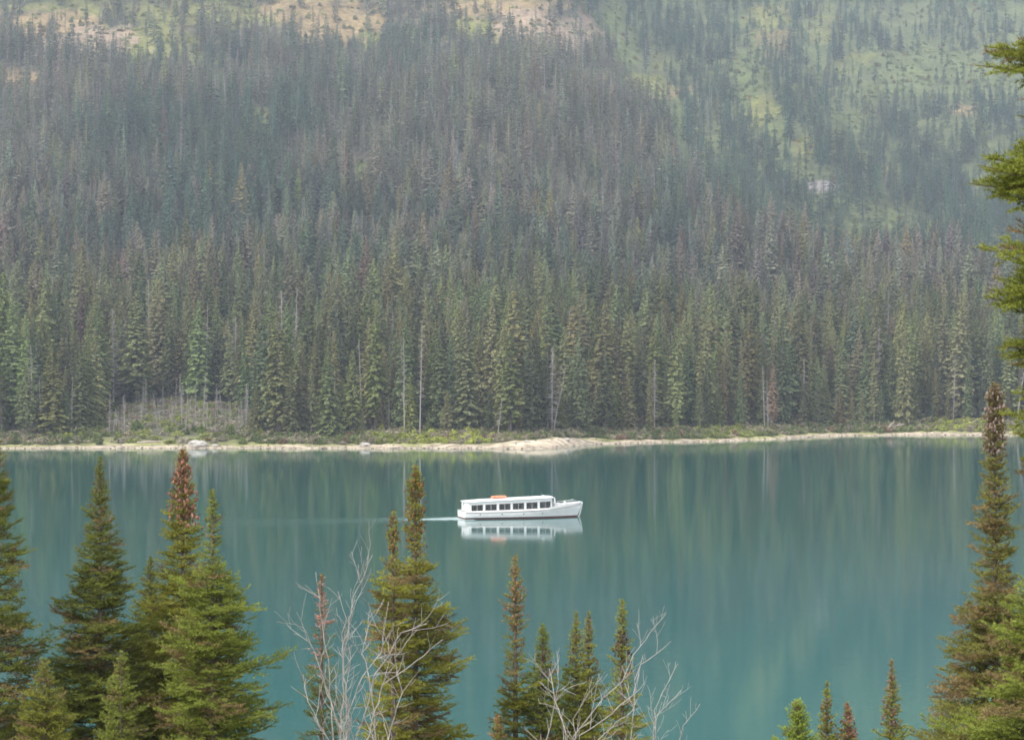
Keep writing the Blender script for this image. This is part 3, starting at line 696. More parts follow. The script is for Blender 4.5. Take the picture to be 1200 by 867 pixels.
for k, (px_, d_, L_, a_, lab) in enumerate(((1040, 12, 7, .3, 'long grey driftwood trunk at the base of the driftwood heap'), (1048, 14, 6, -.5, 'grey driftwood trunk crossing the base of the heap'), (1044, 13, 5, 1.0, 'upward-leaning driftwood trunk with broken tip in the heap'), (1056, 11, 5, .1, 'short pinkish log lying right of the driftwood heap'), (175, 9, 6, .05, 'bleached log on the beach left of the large boulder'), (90, 9, 5, -.1, 'bleached log on the beach near its left end'), (850, 8, 6, .05, 'bleached log on the straight right-hand beach'))):
    X_, Y_, z_ = onshore(px_, d_); m_ = MB(); up = .45 if k == 2 else (.2 if k in (1,) else .03)
    m_.tube([(-L_ / 2, 0, .1), (0, .1, .2 + up * L_ * .5), (L_ / 2, 0, .15 + up * L_)], [.28, .24, .12], 7)
    for q in range(5): 
        f = rng.random() - .3; m_.tube([(L_ * f * .6, 0, .3 + up * L_ * (.5 + f * .6)), (L_ * f * .6 + .4, rng.normal() * .5, 1.0 + up * L_ * .5 + rng.random() * .5)], [.07, .02], 4)
    o = m_.build('driftwood_log', mat('driftwood', (.30, .24, .21), .9, .2, noise=(2, (.45, .38, .35))) if k == 0 else bpy.data.materials['driftwood'], None, True, (X_, Y_, z_)); o.rotation_euler = (0, 0, a_)
    tag(o, lab, 'driftwood', 'driftwood logs on the far beach')

# ------------------------------------------------------------------ tour boat
print('boat')
W_paint = mat('white_paint', (.80, .80, .80), .35, .5, noise=(.8, (.74, .745, .75)))
M_trim = mat('cabin_trim', (.42, .40, .40), .5)
M_deck = mat('grey_deck', (.40, .40, .38), .7, noise=(3, (.46, .45, .42)))
M_seat = mat('bench_vinyl', (.16, .20, .22), .6)
M_orange = mat('orange_cover', (.62, .20, .10), .6, noise=(4, (.70, .30, .18)))
M_steel = mat('steel_rail', (.62, .63, .64), .35, .5, .7)
M_fitting = mat('painted_fitting', (.74, .74, .75), .4)
M_black = mat('rubber', (.05, .05, .05), .6)
def hull_mat():
    m = mat('hull_paint', (.8, .8, .8), .3, .5); n = m.node_tree; b = n.nodes['Principled BSDF']
    t = n.nodes.new('ShaderNodeTexCoord'); s = n.nodes.new('ShaderNodeSeparateXYZ'); n.links.new(t.outputs['Object'], s.inputs[0])
    r = n.nodes.new('ShaderNodeValToRGB'); r.color_ramp.interpolation = 'CONSTANT'
    r.color_ramp.elements[0].color = (.16, .04, .035, 1); r.color_ramp.elements[0].position = 0
    e = r.color_ramp.elements[1]; e.position = .56; e.color = (.05, .045, .05, 1)
    e = r.color_ramp.elements.new(.60); e.color = (.79, .79, .79, 1)
    mr = n.nodes.new('ShaderNodeMapRange'); mr.inputs['From Min'].default_value = -1; mr.inputs['From Max'].default_value = 1.
    n.links.new(s.outputs[2], mr.inputs['Value']); n.links.new(mr.outputs[0], r.inputs['Fac'])
    q = n.nodes.new('ShaderNodeTexNoise'); q.inputs['Scale'].default_value = 1.3; q.inputs['Detail'].default_value = 6; n.links.new(t.outputs['Object'], q.inputs['Vector'])
    m2 = n.nodes.new('ShaderNodeMapRange'); m2.inputs['To Min'].default_value = .86; m2.inputs['To Max'].default_value = 1.06; n.links.new(q.outputs['Fac'], m2.inputs['Value'])
    v = n.nodes.new('ShaderNodeVectorMath'); v.operation = 'SCALE'; n.links.new(r.outputs[0], v.inputs[0]); n.links.new(m2.outputs[0], v.inputs['Scale']); n.links.new(v.outputs[0], b.inputs['Base Color'])
    return m
boat = empty('tour_boat', (BC[0], BC[1], 0), BA)
tag(boat, 'long white tour boat with a row of cabin windows crossing the turquoise lake', 'boat')
LB = BL
def X(t): return -LB / 2 + LB * t
def beam(t): return np.where(t < .5, 1.85 + .25 * np.sin(t / .5 * math.pi / 2), 2.1 * np.clip(1 - (max(t - .5, 0) / .5) ** 2.6, 0, 1) ** .8)
def sheer(t): return np.interp(t, [0, .3, .6, .75, .9, 1], [1.02, 1.04, 1.16, 1.32, 1.62, 1.88])
ts = np.concatenate([np.linspace(0, .5, 8), np.linspace(.56, .985, 16)])
rings = []
for t in ts:
    b_ = float(beam(t)); h_ = float(sheer(t)); rake = .35 * sstep(.8, 1, t)
    flare = 1 - .28 * sstep(.45, 1., t)
    sec = [(b_, h_), (b_ * (.985 * flare + .015), h_ * .55), (b_ * flare * .95, .1), (b_ * flare * .85, -.35), (b_ * .3, -.7)]
    ring = [(X(t) + rake * z / 1.9 - .25 * sstep(.8, 1, t) * (z < .2), y, z) for y, z in sec] + [(X(t) + rake * z / 1.9 - .25 * sstep(.8, 1, t) * (z < .2), -y, z) for y, z in sec[::-1]]
    rings.append(ring)
m_ = MB(); m_.loft(rings, close=True, caps=True)
hull = m_.build('hull', hull_mat(), boat, True)
for p in hull.data.polygons:
    if abs(p.normal.z) > .9 and p.center.z > .8: p.use_smooth = False
# stem bar, rub rail, deck edge
m_ = MB(); m_.tube([(X(1) + .28, 0, 1.90), (X(1) + .12, 0, 1.0), (X(1) - .12, 0, .15), (X(1) - .45, 0, -.3)], [.09, .08, .08, .06], 6); m_.build('stem', W_paint, hull)
for s in (-1, 1):
    m_ = MB(); P = [(X(t) + .35 * float(sstep(.8, 1, t)) * .85, s * (float(beam(t)) + .035), float(sheer(t)) - .16) for t in np.linspace(0, .985, 34)]
    m_.tube(P, .05, 6); m_.build('rub_rail', M_trim, hull)
    m_ = MB(); P = [(X(t) + .35 * float(sstep(.8, 1, t)), s * (float(beam(t)) + .0), float(sheer(t)) + .10) for t in np.linspace(.70, .985, 18)]
    for k in range(len(P) - 1):
        a, b = P[k], P[k + 1]
        m_.add([(a[0], a[1], a[2] - .12), (b[0], b[1], b[2] - .12), (b[0], b[1], b[2] + .04), (a[0], a[1], a[2] + .04), (a[0], a[1] - s * .06, a[2] - .12), (b[0], b[1] - s * .06, b[2] - .12), (b[0], b[1] - s * .06, b[2] + .04), (a[0], a[1] - s * .06, a[2] + .04)],
               Q=[[0, 1, 2, 3], [5, 4, 7, 6], [3, 2, 6, 7]])
    m_.build('bulwark', W_paint, hull)
# deck
m_ = MB(); tt = np.linspace(.71, .975, 14); R1 = [(X(t), float(beam(t)) - .05, float(sheer(t)) + .012) for t in tt]; R2 = [(X(t), -float(beam(t)) + .05, float(sheer(t)) + .012) for t in tt]
m_.add(R1 + R2, Q=[[k, 14 + k, 15 + k, k + 1] for k in range(13)]); m_.build('foredeck', M_deck, hull)
# cabin
C0, C1 = .030, .725
def cb_(t): return float(beam(t)) - .16
def sill(t): return float(np.interp(t, [0, .725], [1.0, 1.30]))
def wtop(t): return float(np.interp(t, [0, .725], [1.76, 2.14]))
def rfz(t): return float(np.interp(t, [0, .15, .725], [2.15, 2.30, 2.62]))
wins = [(.046, .108), (.122, .189), (.203, .294 - .02), (.290, .372 - .01), (.392 - .01, .470), (.486, .560)]
wins = [(C0 + .022 + k * .1135, C0 + .022 + k * .1135 + .094) for k in range(6)]
def wallbox(m_, t0, t1, za, zb, s, th=.07, off=0):
    n = max(1, int((t1 - t0) / .02)); q = np.linspace(t0, t1, n + 1)
    for a, b in zip(q[:-1], q[1:]):
        P = []
        for t in (a, b):
            for o_ in (0, th):
                y = s * (cb_(t) + off - o_)
                P += [(X(t), y, za(t)), (X(t), y, zb(t))]
        # order: a-out-lo, a-out-hi, a-in-lo, a-in-hi, b-out-lo, ...
        m_.add(P, Q=[[0, 4, 5, 1], [2, 3, 7, 6], [1, 5, 7, 3], [0, 2, 6, 4], [0, 1, 3, 2], [4, 6, 7, 5]])
M_glass = bpy.data.materials.new('cabin_glass'); M_glass.use_nodes = True; n = M_glass.node_tree; n.nodes.clear()
o_ = n.nodes.new('ShaderNodeOutputMaterial'); g1 = n.nodes.new('ShaderNodeBsdfTransparent'); g1.inputs[0].default_value = (.55, .60, .60, 1); g2 = n.nodes.new('ShaderNodeBsdfGlossy'); g2.inputs['Roughness'].default_value = .05
fr = n.nodes.new('ShaderNodeFresnel'); fr.inputs[0].default_value = 1.6; ms = n.nodes.new('ShaderNodeMixShader')
n.links.new(fr.outputs[0], ms.inputs[0]); n.links.new(g1.outputs[0], ms.inputs[1]); n.links.new(g2.outputs[0], ms.inputs[2]); n.links.new(ms.outputs[0], o_.inputs[0])
m_ = MB()
for s in (-1, 1):
    wallbox(m_, C0, C1, lambda t: float(sheer(t)) - .05, sill, s)
    wallbox(m_, C0, C1, wtop, rfz, s)
    ed = [C0] + [v for w_ in wins for v in w_] + [C1]
    for a, b in zip(ed[::2], ed[1::2]): wallbox(m_, a, b, sill, wtop, s)
for t, s2 in ((C0, 1), (C1, -1)):      # end walls with openings
    x = X(t) + .035 * s2; wd = cb_(t); h0 = float(sheer(t)) - .05
    m_.box((x, 0, (h0 + sill(t)) / 2), (.07, 2 * wd - .15, sill(t) - h0)); m_.box((x, 0, (wtop(t) + rfz(t)) / 2), (.07, 2 * wd - .15, rfz(t) - wtop(t)))
    if s2 > 0: m_.box((x, 0, (sill(t) + wtop(t)) / 2), (.07, 2 * wd - .15, wtop(t) - sill(t))); continue
    for y in (-wd + .14, -wd / 3, wd / 3, wd - .14): m_.box((x, y, (sill(t) + wtop(t)) / 2), (.07, .13, wtop(t) - sill(t)))
cabin = m_.build('cabin', W_paint, boat)
for s in (-1, 1):
    for k, (a, b) in enumerate(wins):
        g = MB(); wallbox(g, a - .001, b + .001, lambda t: sill(t) - .01, lambda t: wtop(t) + .01, s, .012, -.03); wo = g.build('window', M_glass, cabin)
        f = MB(); wallbox(f, a - .004, b + .004, lambda t: sill(t) - .04, lambda t: sill(t) + .015, s, .02, .022); wallbox(f, a - .004, b + .004, lambda t: wtop(t) - .015, lambda t: wtop(t) + .035, s, .02, .022)
        mid = (a + b) / 2; wallbox(f, mid - .0018, mid + .0018, lambda t: sill(t) + .015, lambda t: wtop(t) - .015, s, .03, -.008)
        f.build('window_frame', M_trim, wo)
for t, s2 in ((C1, -1),):
    wd = cb_(t)
    for y in (-.62 * wd, 0, .62 * wd):
        g = MB(); g.box((X(t) + .035 * s2, y, (sill(t) + wtop(t)) / 2), (.012, wd * .5, wtop(t) - sill(t) + .02)); g.build('windscreen' if s2 < 0 else 'rear_window', M_glass, cabin)
for s in (-1, 1):
    m_ = MB(); wallbox(m_, C0, C1, lambda t: sill(t) - .12, lambda t: sill(t) - .085, s, .02, .022); m_.build('belt_rail', M_trim, cabin)
for s in (-1, 1):
    for t in (.12, .3, .48, .64):
        m_ = MB(); m_.tube([(X(t), s * (float(beam(t)) + .02), .62), (X(t), s * (float(beam(t)) + .07), .60)], [.07, .07], 8); m_.build('scupper', M_black, hull)
# roof: crowned, overhanging
m_ = MB(); rr = []
for t in np.linspace(C0 - .008, C1 + .012, 26):
    b_ = cb_(min(t, C1)) + .12; z = rfz(t)
    rr.append([(X(t), b_ * math.cos(a) * 1.0, z + .0 + (.13 * math.sin(a) if a <= math.pi else 0)) for a in np.linspace(0, math.pi, 11)] + [(X(t), -b_, z - .07), (X(t), b_, z - .07)])
m_.loft(rr); roof = m_.build('roof', W_paint, boat, False)
m_ = MB(); m_.box((X(C0 - .02), 0, 1.06), (.5, 3.4, .05)); m_.build('stern_platform', M_deck, boat)
m_ = MB(); m_.box((X(C0) - .02, .5, 1.55), (.05, .7, 1.1)); rd_ = m_.build('door', W_paint, cabin)
m_ = MB(); m_.box((X(C0) - .05, .5, 1.85), (.02, .4, .35)); m_.build('door_window', M_seat, rd_)
m_ = MB()
m_.box((X((C0 + C1) / 2), 0, .55), (LB * (C1 - C0) * .97, 3.2, .06)); m_.build('cabin_floor', M_deck, boat)
for k in range(11):
    t = .08 + k * .055
    for y in (-.95, .95):
        m_ = MB(); m_.box((X(t), y, 1.0), (.42, 1.1, .08)); m_.box((X(t) - .2, y, 1.28), (.07, 1.1, .5)); m_.box((X(t), y, .78), (.3, .9, .38)); m_.build('bench', M_seat, boat)
m_ = MB(); m_.box((X(.67), .5, 1.25), (.5, .7, .9)); m_.tube([(X(.66), .5, 1.75), (X(.655), .5, 1.8)], [.24, .24], 12); m_.build('helm', M_seat, boat)
# mast, lights, aerials on the foredeck and roof
m_ = MB(); m_.tube([(X(.785), 0, 1.35), (X(.782), 0, 2.45)], [.10, .07], 6); m_.box((X(.782), 0, 2.1), (.06, .5, .06)); m_.ball((X(.782), 0, 2.42), .09); m_.build('bow_post', M_fitting, boat)
m_ = MB(); m_.box((X(.80), 0, 1.58), (.9, .8, .35)); m_.box((X(.80), 0, 1.77), (1.0, .9, .04)); m_.build('deck_hatch', W_paint, boat)
m_ = MB(); m_.tube([(X(.87), 0, 1.6), (X(.87), 0, 1.95)], [.16, .16], 10); m_.tube([(X(.87), -.35, 1.92), (X(.87), .35, 1.92)], [.07, .07], 8); m_.build('windlass', M_fitting, boat)
for s in (-1, 1):
    m_ = MB(); pts = [(X(t), s * (float(beam(t)) - .05), float(sheer(t)) + .42) for t in np.linspace(.77, .955, 12)]
    m_.tube(pts, .018, 5)
    for p in pts[::2]: m_.tube([(p[0], p[1], p[2] - .42), p], .016, 5)
    m_.build('bow_rail', M_steel, boat)
m_ = MB(); m_.tube([(X(.90), 0, 1.7), (X(.9), 0, 2.1)], [.03, .02], 5); m_.build('jack_staff', M_steel, boat)
m_ = MB(); m_.tube([(X(.69), .5, rfz(.69)), (X(.68), .5, rfz(.69) + .55)], [.015, .008], 4); m_.build('aerial', M_steel, boat)
m_ = MB(); m_.box((X(.68), -.3, rfz(.68) + .16), (.22, .25, .2)); m_.tube([(X(.68) + .11, -.3, rfz(.68) + .16), (X(.68) + .16, -.3, rfz(.68) + .16)], .1, 8); m_.build('searchlight', M_fitting, boat)
# orange life raft on the roof: lifts off, so a thing of its own
m_ = MB(); rr = []
for x_ in np.linspace(-.95, .95, 12):
    k_ = (1 - abs(x_ / .95) ** 6 * .25); rr.append([(x_, .46 * k_ * math.copysign(abs(math.cos(a)) ** .6, math.cos(a)), .19 + .17 * k_ * math.copysign(abs(math.sin(a)) ** .6, math.sin(a))) for a in np.linspace(0, 2 * math.pi, 15)[:-1]])
m_.loft(rr)
ca, sa = math.cos(BA), math.sin(BA); tx0 = X(.31)
raft = m_.build('life_raft', M_orange, None, True, (BC[0] + ca * tx0, BC[1] + sa * tx0, rfz(.31) + .118)); raft.rotation_euler = (0, -.026, BA)
tag(raft, 'orange-red life raft bundle lashed flat on the roof of the white boat', 'life raft')
for x_ in (-.5, .5):
    q = MB(); q.box((x_, 0, .365), (.06, .7, .02)); q.build('strap', M_black, raft)

# ------------------------------------------------------------------ foreground firs
print('foreground')
def fir(name, tip, Y, prof, label, group='young firs and spruces in the foreground', seed=0, green=(.075, .115, .028), tipc=(.13, .17, .035), brown=(.12, .098, .048),
        topcol=None, topz=0., cones=None, spacing=.115, nb=6, up=.5, lean=0., dens=165, nlen=.036, nwid=.0085, brownf=.10, thin=0., zfull=None, category='tree', azr=None, pxd=None, twig=.088, basez=None, trunkr=.085, boughs=(), wide_=1.18):
    """tip: pixel of the leader; prof: [(pixels below the tip, crown half width in pixels)]"""
    g = np.random.default_rng(100 + seed)
    sc = F / Y; tx_ = (tip[0] - 600) / sc; tz_ = HC + (HZ - tip[1]) / sc
    zb = float(near_z(np.array([tx_]), np.array([Y]))[0]) if basez is None else basez
    H = tz_ - zb; pd = np.array([p[0] for p in prof]) / sc; pw = np.array([p[1] for p in prof]) / sc * wide_
    last = max((870 - tip[1]) / sc * 1.05, pd[-1]) if zfull is None else zfull
    A, D, Ln, Cc, Up = [], [], [], [], []         # needle-bearing twigs
    wood = MB()
    root = empty(name, (tx_, Y, zb)); tag(root, label, category, group)
    def tr(z): return np.array([lean * (z / H) ** 1.5 * 1.0 - lean, 0, z])
    zt = np.linspace(-.3, H, 24); tw = MB(); tw.tube([tr(max(z, 0)) if z > 0 else tr(0) + np.array([0, 0, z]) for z in zt], np.interp(zt, [0, H * .6, H], [trunkr * H / 11 + .02, trunkr * .6, .007]), 8)
    d = .05; k = 0
    gr = np.array(green); tp = np.array(tipc); bn = np.array(brown)
    def needles_on(a, dirv, l, col, upv=0.): A.append(a); D.append(dirv); Ln.append(l); Cc.append(col)
    # leader
    needles_on(tr(H - .35), np.array([0, 0, 1.]), .36, tp)
    spec = []
    for bx_, by_ in [(b0 + j_ * g.uniform(4, 26), b1 + g.uniform(-20, 24) * (j_ > 0)) for b0, b1 in boughs for j_ in range(2)]:
        L = (tip[0] - bx_) / sc; e_ = .05; zz = (HZ - by_) / sc + HC - zb - L * .04
        spec.append((zz, L, by_))
    spec_i = 0
    while d < H * .93 or spec_i < len(spec):
        hw = float(np.interp(d, pd, pw))
        if d > pd[-1]: hw = pw[-1] + (d - pd[-1]) * .10
        low = d > last
        z = H - d
        n_ = nb if not low else max(4, nb - 2)
        sp = None
        if d >= H * .93: sp = spec[spec_i]; spec_i += 1; z = sp[0]; n_ = 1; low = False
        az0 = g.random() * 6.28
        for j in range(n_):
            if g.random() < thin: continue
            az = az0 + j * 6.283 / n_ + g.normal() * .25
            if azr is not None and not (azr[0] < (az % 6.283) < azr[1]): 
                if g.random() < .75: continue
            L = hw * (.50 + .62 * g.random()) * (1.0 if g.random() > .15 else 1.3)
            if L < .035: L = .035
            if sp: L = sp[1]; az = math.pi + g.normal() * .12
            e = np.interp(d, [0, .5, 1.6, 4, 9], [up + .35, up * .9, .32, .10, -.25]) + g.normal() * .20
            dh = np.array([math.cos(az), math.sin(az), 0.]); sd = np.array([-dh[1], dh[0], 0.])
            if sp: e = -.12 + g.normal() * .10
            c0 = gr * (.75 + .5 * g.random())
            gold = sp is not None and g.random() < (.4 if 130 < sp[2] < 172 and sp[1] < 1.12 else .03)
            isb = g.random() < brownf
            if isb: c0 = bn * (.7 + .6 * g.random())
            if gold: c0 = np.array([.24, .135, .022]) * (.7 + .5 * g.random()); isb = True
            if topcol is not None and d < topz * (1 + .25 * g.normal()) and g.random() < .68: c0 = np.array(topcol) * (.6 + .8 * g.random()); isb = True
            # branch curve: droops then lifts at the tip
            npt = 5; P = [tr(z)]
            for q in range(npt):
                f = (q + .5) / npt; ee = e - .22 * math.sin(f * math.pi) * min(1, L) + .38 * f * f
                P.append(P[-1] + (dh * math.cos(ee) + np.array([0, 0, math.sin(ee)])) * L / npt)
            P = np.array(P)
            if L > .09: wood.tube(P, np.linspace(.006 + .009 * L, .003, len(P)), 3)
            for q in range(npt):
                v = P[q + 1] - P[q]; l = np.linalg.norm(v)
                if q == 0 and L > .5: continue
                f = q / (npt - 1); needles_on(P[q], v / l, l, c0 * (1 - .6 * f) + (tp if not isb else c0) * .6 * f)
            # side twigs in the spray plane
            s_ = max(.05, L * .12); stp = twig * (1.8 if low else 1) * (1 + .25 * min(L, 1.2))
            while s_ < L * .97:
                f = s_ / L; qi = min(npt - 1, int(f * npt)); p = P[qi] + (P[qi + 1] - P[qi]) * (f * npt - qi); ax = unit(P[qi + 1] - P[qi])
                for sg in (-1, 1):
                    lt = (min(.42 * L, .62 * (L - s_)) + .035) * (.6 + .65 * g.random())
                    if lt < .03: continue
                    dv_ = unit(ax * .72 + sd * sg * .8 + np.array([0, 0, g.normal() * .26 + .12]))
                    cc = c0 * (.8 + .4 * g.random()); nd_ = 1 if lt < .16 else 2
                    for u_ in range(nd_):
                        ct = cc if (u_ == 0 and nd_ == 2) else (cc * .5 + tp * .5 if not isb else cc)
                        needles_on(p + dv_ * lt * u_ / nd_, dv_, lt / nd_, ct)
                    if lt > .17 and not low:
                        for v_ in (.35, .6, .8):
                            for s3 in (-1, 1):
                                if g.random() < .25: continue
                                l3 = lt * (1 - v_) * .7 + .03
                                needles_on(p + dv_ * lt * v_, unit(dv_ * .7 + unit(np.cross(dv_, [0, 0, 1.])) * s3 * .75 + np.array([0, 0, g.normal() * .2])), l3, cc * .6 + tp * .4 if not isb else cc)
                s_ += stp * (.7 + .6 * g.random())
        d += spacing * (.55 + .30 * min(d, 2.5)) * (1.7 if low else 1) * (.8 + .4 * g.random()); k += 1
    A = np.array(A); D = unit(np.array(D)); Ln = np.array(Ln); Cc = np.array(Cc) * np.array([1.95, 1.80, 1.75])
    depth = H - A[:, 2]
    den = np.where(depth > last, dens * .28, dens)
    cnt_ = np.maximum(2, (Ln * den).astype(int)); idx = np.repeat(np.arange(len(A)), cnt_); n = len(idx)
    t = g.random(n)[:, None]; pos = A[idx] + D[idx] * Ln[idx][:, None] * t
    rad = g.normal(size=(n, 3)); rad -= D[idx] * (rad * D[idx]).sum(1)[:, None]; rad = unit(rad); rad[:, 2] += .40
    nd = unit(D[idx] * .75 + rad); side = unit(np.cross(nd, g.normal(size=(n, 3))))
    sz = np.where(depth[idx] > last, 2.0, 1.0)[:, None]
    l = nlen * sz * (.7 + .6 * g.random((n, 1))); ww = nwid * sz * .5
    Vn_ = np.stack([pos - side * ww, pos + side * ww, pos + nd * l], 1).reshape(-1, 3)
    col = Cc[idx] * (.75 + .5 * g.random((n, 1)))
    link('crown', npmesh('crown', Vn_, np.arange(3 * n).reshape(-1, 3), M_fgeo, tint=col), root)
    tk = tw.build('trunk', M_bark, root, True); (len(wood.V) > 100) and wood.build('branches', M_bark, root)
    if cones:
        d0, d1, cnum, ccol, cw, chang = cones
        cb2 = MB(); cols = []; nsing = 0
        for q in range(cnum if cnum > 150 else min(100, cnum)):
            dd = (d0 + (d1 - d0) * g.random() ** .9) / sc; hw = float(np.interp(dd, pd, pw)) * (.2 + .75 * g.random()); az = g.random() * 6.283
            z = H - dd; c = tr(z) + np.array([math.cos(az) * hw, math.sin(az) * hw, hw * .35])
            L = .034 * (.7 + .6 * g.random()) * cw
            if nsing < 100:
                nsing += 1; q1 = MB(); q1.ball((0, 0, 0), (L * .36, L * .36, L * .62), 6, 4); V1 = np.concatenate(q1.V)
                oc = link('cone', npmesh('cone', V1, [np.concatenate(q1.T), np.concatenate(q1.Q)], M_fgeo, tint=np.tile(np.array(ccol) * (.6 + .8 * g.random()), (len(V1), 1))), root, c + np.array([0, 0, -.5 * L if chang else .5 * L])); continue
            cb2.ball(c + np.array([0, 0, -.5 * L if chang else .5 * L]), (L * .36, L * .36, L * .62), 6, 4)
            cols.append(np.tile(np.array(ccol) * (.6 + .8 * g.random()), (sum(len(x) for x in cb2.V) - sum(len(x) for x in cols), 1)))
        if cb2.n:
          Vc = np.concatenate(cb2.V); tc_ = np.concatenate(cols)
          cc_ = link('cone_cluster', npmesh('cone_cluster', Vc, [np.concatenate(cb2.T), np.concatenate(cb2.Q)], M_fgeo, tint=tc_), root); cc_['kind'] = 'stuff'
    print(name, tip, n)
    return root

G1 = (.068, .080, .022); T1 = (.105, .135, .03)
YG = (.118, .122, .026); YT = (.16, .185, .035)
BR = (.092, .118, .026); BT = (.15, .19, .04)
# left group
fir('fir_tree', (-4, 505), 39, [(0, 2), (40, 14), (80, 28), (120, 34), (175, 44), (200, 38), (250, 66), (330, 72), (420, 90)], 'dark broad fir cut off by the left picture edge', seed=1, green=G1, tipc=T1, brownf=.2, spacing=.13)
fir('fir_tree', (117, 535), 40, [(0, 2), (18, 5), (40, 9), (80, 17), (110, 26), (150, 36), (190, 48), (250, 68), (330, 88), (420, 105)], 'dense dark green pointed fir, second from the left', seed=2, green=G1, tipc=T1, cones=(8, 70, 70, (.15, .085, .06), .9, True), spacing=.10, nb=7)
fir('fir_tree', (214, 527), 41, [(0, 3), (20, 9), (50, 15), (85, 18), (130, 26), (170, 36), (230, 58), (330, 80)], 'fir whose narrow spire is crusted with red-brown cones', seed=3, green=YG, tipc=YT, topcol=(.13, .085, .05), topz=1.0, cones=(2, 92, 330, (.33, .175, .13), 1.3, True), spacing=.10, nb=7)
fir('fir_tree', (249, 573), 38, [(0, 2), (40, 9), (90, 14), (110, 30), (130, 44), (190, 58), (250, 72), (300, 80), (380, 90)], 'bushy bright green fir with a thin scraggly leader', seed=4, green=BR, tipc=BT, thin=.12, spacing=.10, nb=8, cones=(20, 110, 40, (.26, .14, .09), .8, True))
fir('fir_tree', (142, 762), 34, [(0, 2), (30, 12), (80, 26), (140, 42)], 'small young fir growing in front of the dense dark pointed fir', seed=5, green=G1, tipc=BT, spacing=.10)
fir('fir_tree', (52, 772), 36, [(0, 2), (30, 14), (80, 34), (140, 55)], 'low olive fir between the left edge fir and the pointed fir', seed=6, green=YG, tipc=T1, spacing=.10)
fir('fir_tree', (176, 652), 43, [(0, 2), (30, 12), (80, 26), (140, 40), (230, 60)], 'fir partly hidden between the pointed fir and the red-coned fir', seed=8, green=G1, tipc=T1, spacing=.10)
# red-topped fir in the dead brush
fir('fir_tree', (377, 672), 40, [(0, 2), (25, 7), (60, 11), (100, 14), (125, 26), (190, 32)], 'thin fir with a dead rust-red top inside the bare grey brush', seed=9, green=G1, tipc=T1, topcol=(.27, .145, .11), topz=1.5, thin=.3, dens=90, spacing=.10)
# centre pair
fir('spruce_tree', (487, 547), 37, [(0, 3), (20, 9), (50, 12), (75, 14), (95, 11), (115, 20), (150, 36), (165, 33), (190, 58), (215, 40), (250, 58), (290, 52), (330, 72), (400, 85)], 'tallest yellow-green spruce in the centre with a cone-laden knobby top', 'young firs and spruces in the foreground', seed=10, green=YG, tipc=YT, brownf=.25, cones=(6, 100, 200, (.20, .115, .05), 1.0, True), thin=.12, spacing=.105, nb=7)
fir('spruce_tree', (461, 600), 36.3, [(0, 3), (18, 8), (36, 9), (50, 5), (75, 18), (90, 30), (110, 34), (150, 30), (200, 32), (280, 40)], 'slimmer yellow-green spruce touching the tallest central one on its left', seed=11, green=YG, tipc=YT, brownf=.25, cones=(4, 46, 60, (.20, .11, .05), 1.0, True), thin=.2, spacing=.105)
# centre right group
fir('spruce_tree', (604, 650), 38, [(0, 2), (20, 6), (50, 13), (80, 14), (110, 12), (150, 24), (220, 34)], 'slender spruce with a tan and reddish coned spire left of its companions', seed=12, green=YG, tipc=YT, topcol=(.15, .125, .05), topz=1.2, cones=(14, 84, 130, (.34, .19, .12), .95, True), thin=.15, spacing=.10, brownf=.2)
fir('fir_tree', (636, 731), 38, [(0, 2), (20, 8), (50, 13), (90, 26), (140, 38)], 'deep green fir right beside the slender tan-topped spruce', seed=13, green=G1, tipc=BT, spacing=.09, cones=(26, 60, 40, (.14, .09, .06), .9, True))
fir('fir_tree', (675, 716), 38.5, [(0, 2), (25, 6), (55, 10), (90, 20), (150, 36)], 'left one of two twin-topped firs, with a lime green leader', seed=14, green=YG, tipc=BT, spacing=.095, cones=(28, 66, 60, (.16, .09, .055), .9, True))
fir('fir_tree', (690, 717), 39, [(0, 2), (25, 6), (55, 9), (90, 20), (150, 34)], 'right one of two twin-topped firs, with a browner upper stem', seed=15, green=YG, tipc=BT, spacing=.095, topcol=(.14, .11, .05), topz=.4, cones=(28, 90, 70, (.18, .11, .06), .9, True))
fir('fir_tree', (729, 702), 38, [(0, 2), (20, 7), (38, 6), (60, 12), (100, 15), (165, 30)], 'fir with a lime tip over a dark collar of purple-brown cones', seed=16, green=YG, tipc=BT, spacing=.095, cones=(34, 76, 150, (.11, .07, .065), 1.05, True))
fir('fir_tree', (583, 838), 37, [(0, 2), (20, 7), (50, 14)], 'tiny reddish fir tip poking up left of the slender tan-topped spruce', seed=17, green=YG, tipc=YT, topcol=(.22, .13, .07), topz=.4, spacing=.09)
# lower right small ones
fir('fir_tree', (935, 822), 36, [(0, 4), (12, 10), (40, 18), (80, 30)], 'bright green blunt fir top, leftmost of the four lower-right tips', seed=18, green=BR, tipc=(.19, .27, .05), spacing=.08, nb=8)
fir('fir_tree', (969, 798), 37, [(0, 2), (20, 5), (45, 9), (90, 16)], 'slim fir top with green point and brown cones, second of the lower-right tips', seed=19, green=YG, tipc=BT, spacing=.08, cones=(20, 70, 70, (.22, .13, .09), .9, True))
fir('fir_tree', (993, 823), 37, [(0, 2), (18, 6), (44, 13), (80, 20)], 'stubby pinkish brown-coned fir top, third of the lower-right tips', seed=20, green=YG, tipc=YT, topcol=(.18, .11, .07), topz=.6, spacing=.08, cones=(8, 50, 110, (.26, .15, .12), .9, True))
fir('fir_tree', (1045, 772), 37, [(0, 2), (20, 4), (45, 9), (75, 12), (100, 20)], 'solitary brown-coned fir spire, rightmost of the four lower-right tips', seed=21, green=YG, tipc=BT, topcol=(.15, .12, .06), topz=.5, spacing=.08, cones=(18, 84, 120, (.27, .15, .13), .95, True))
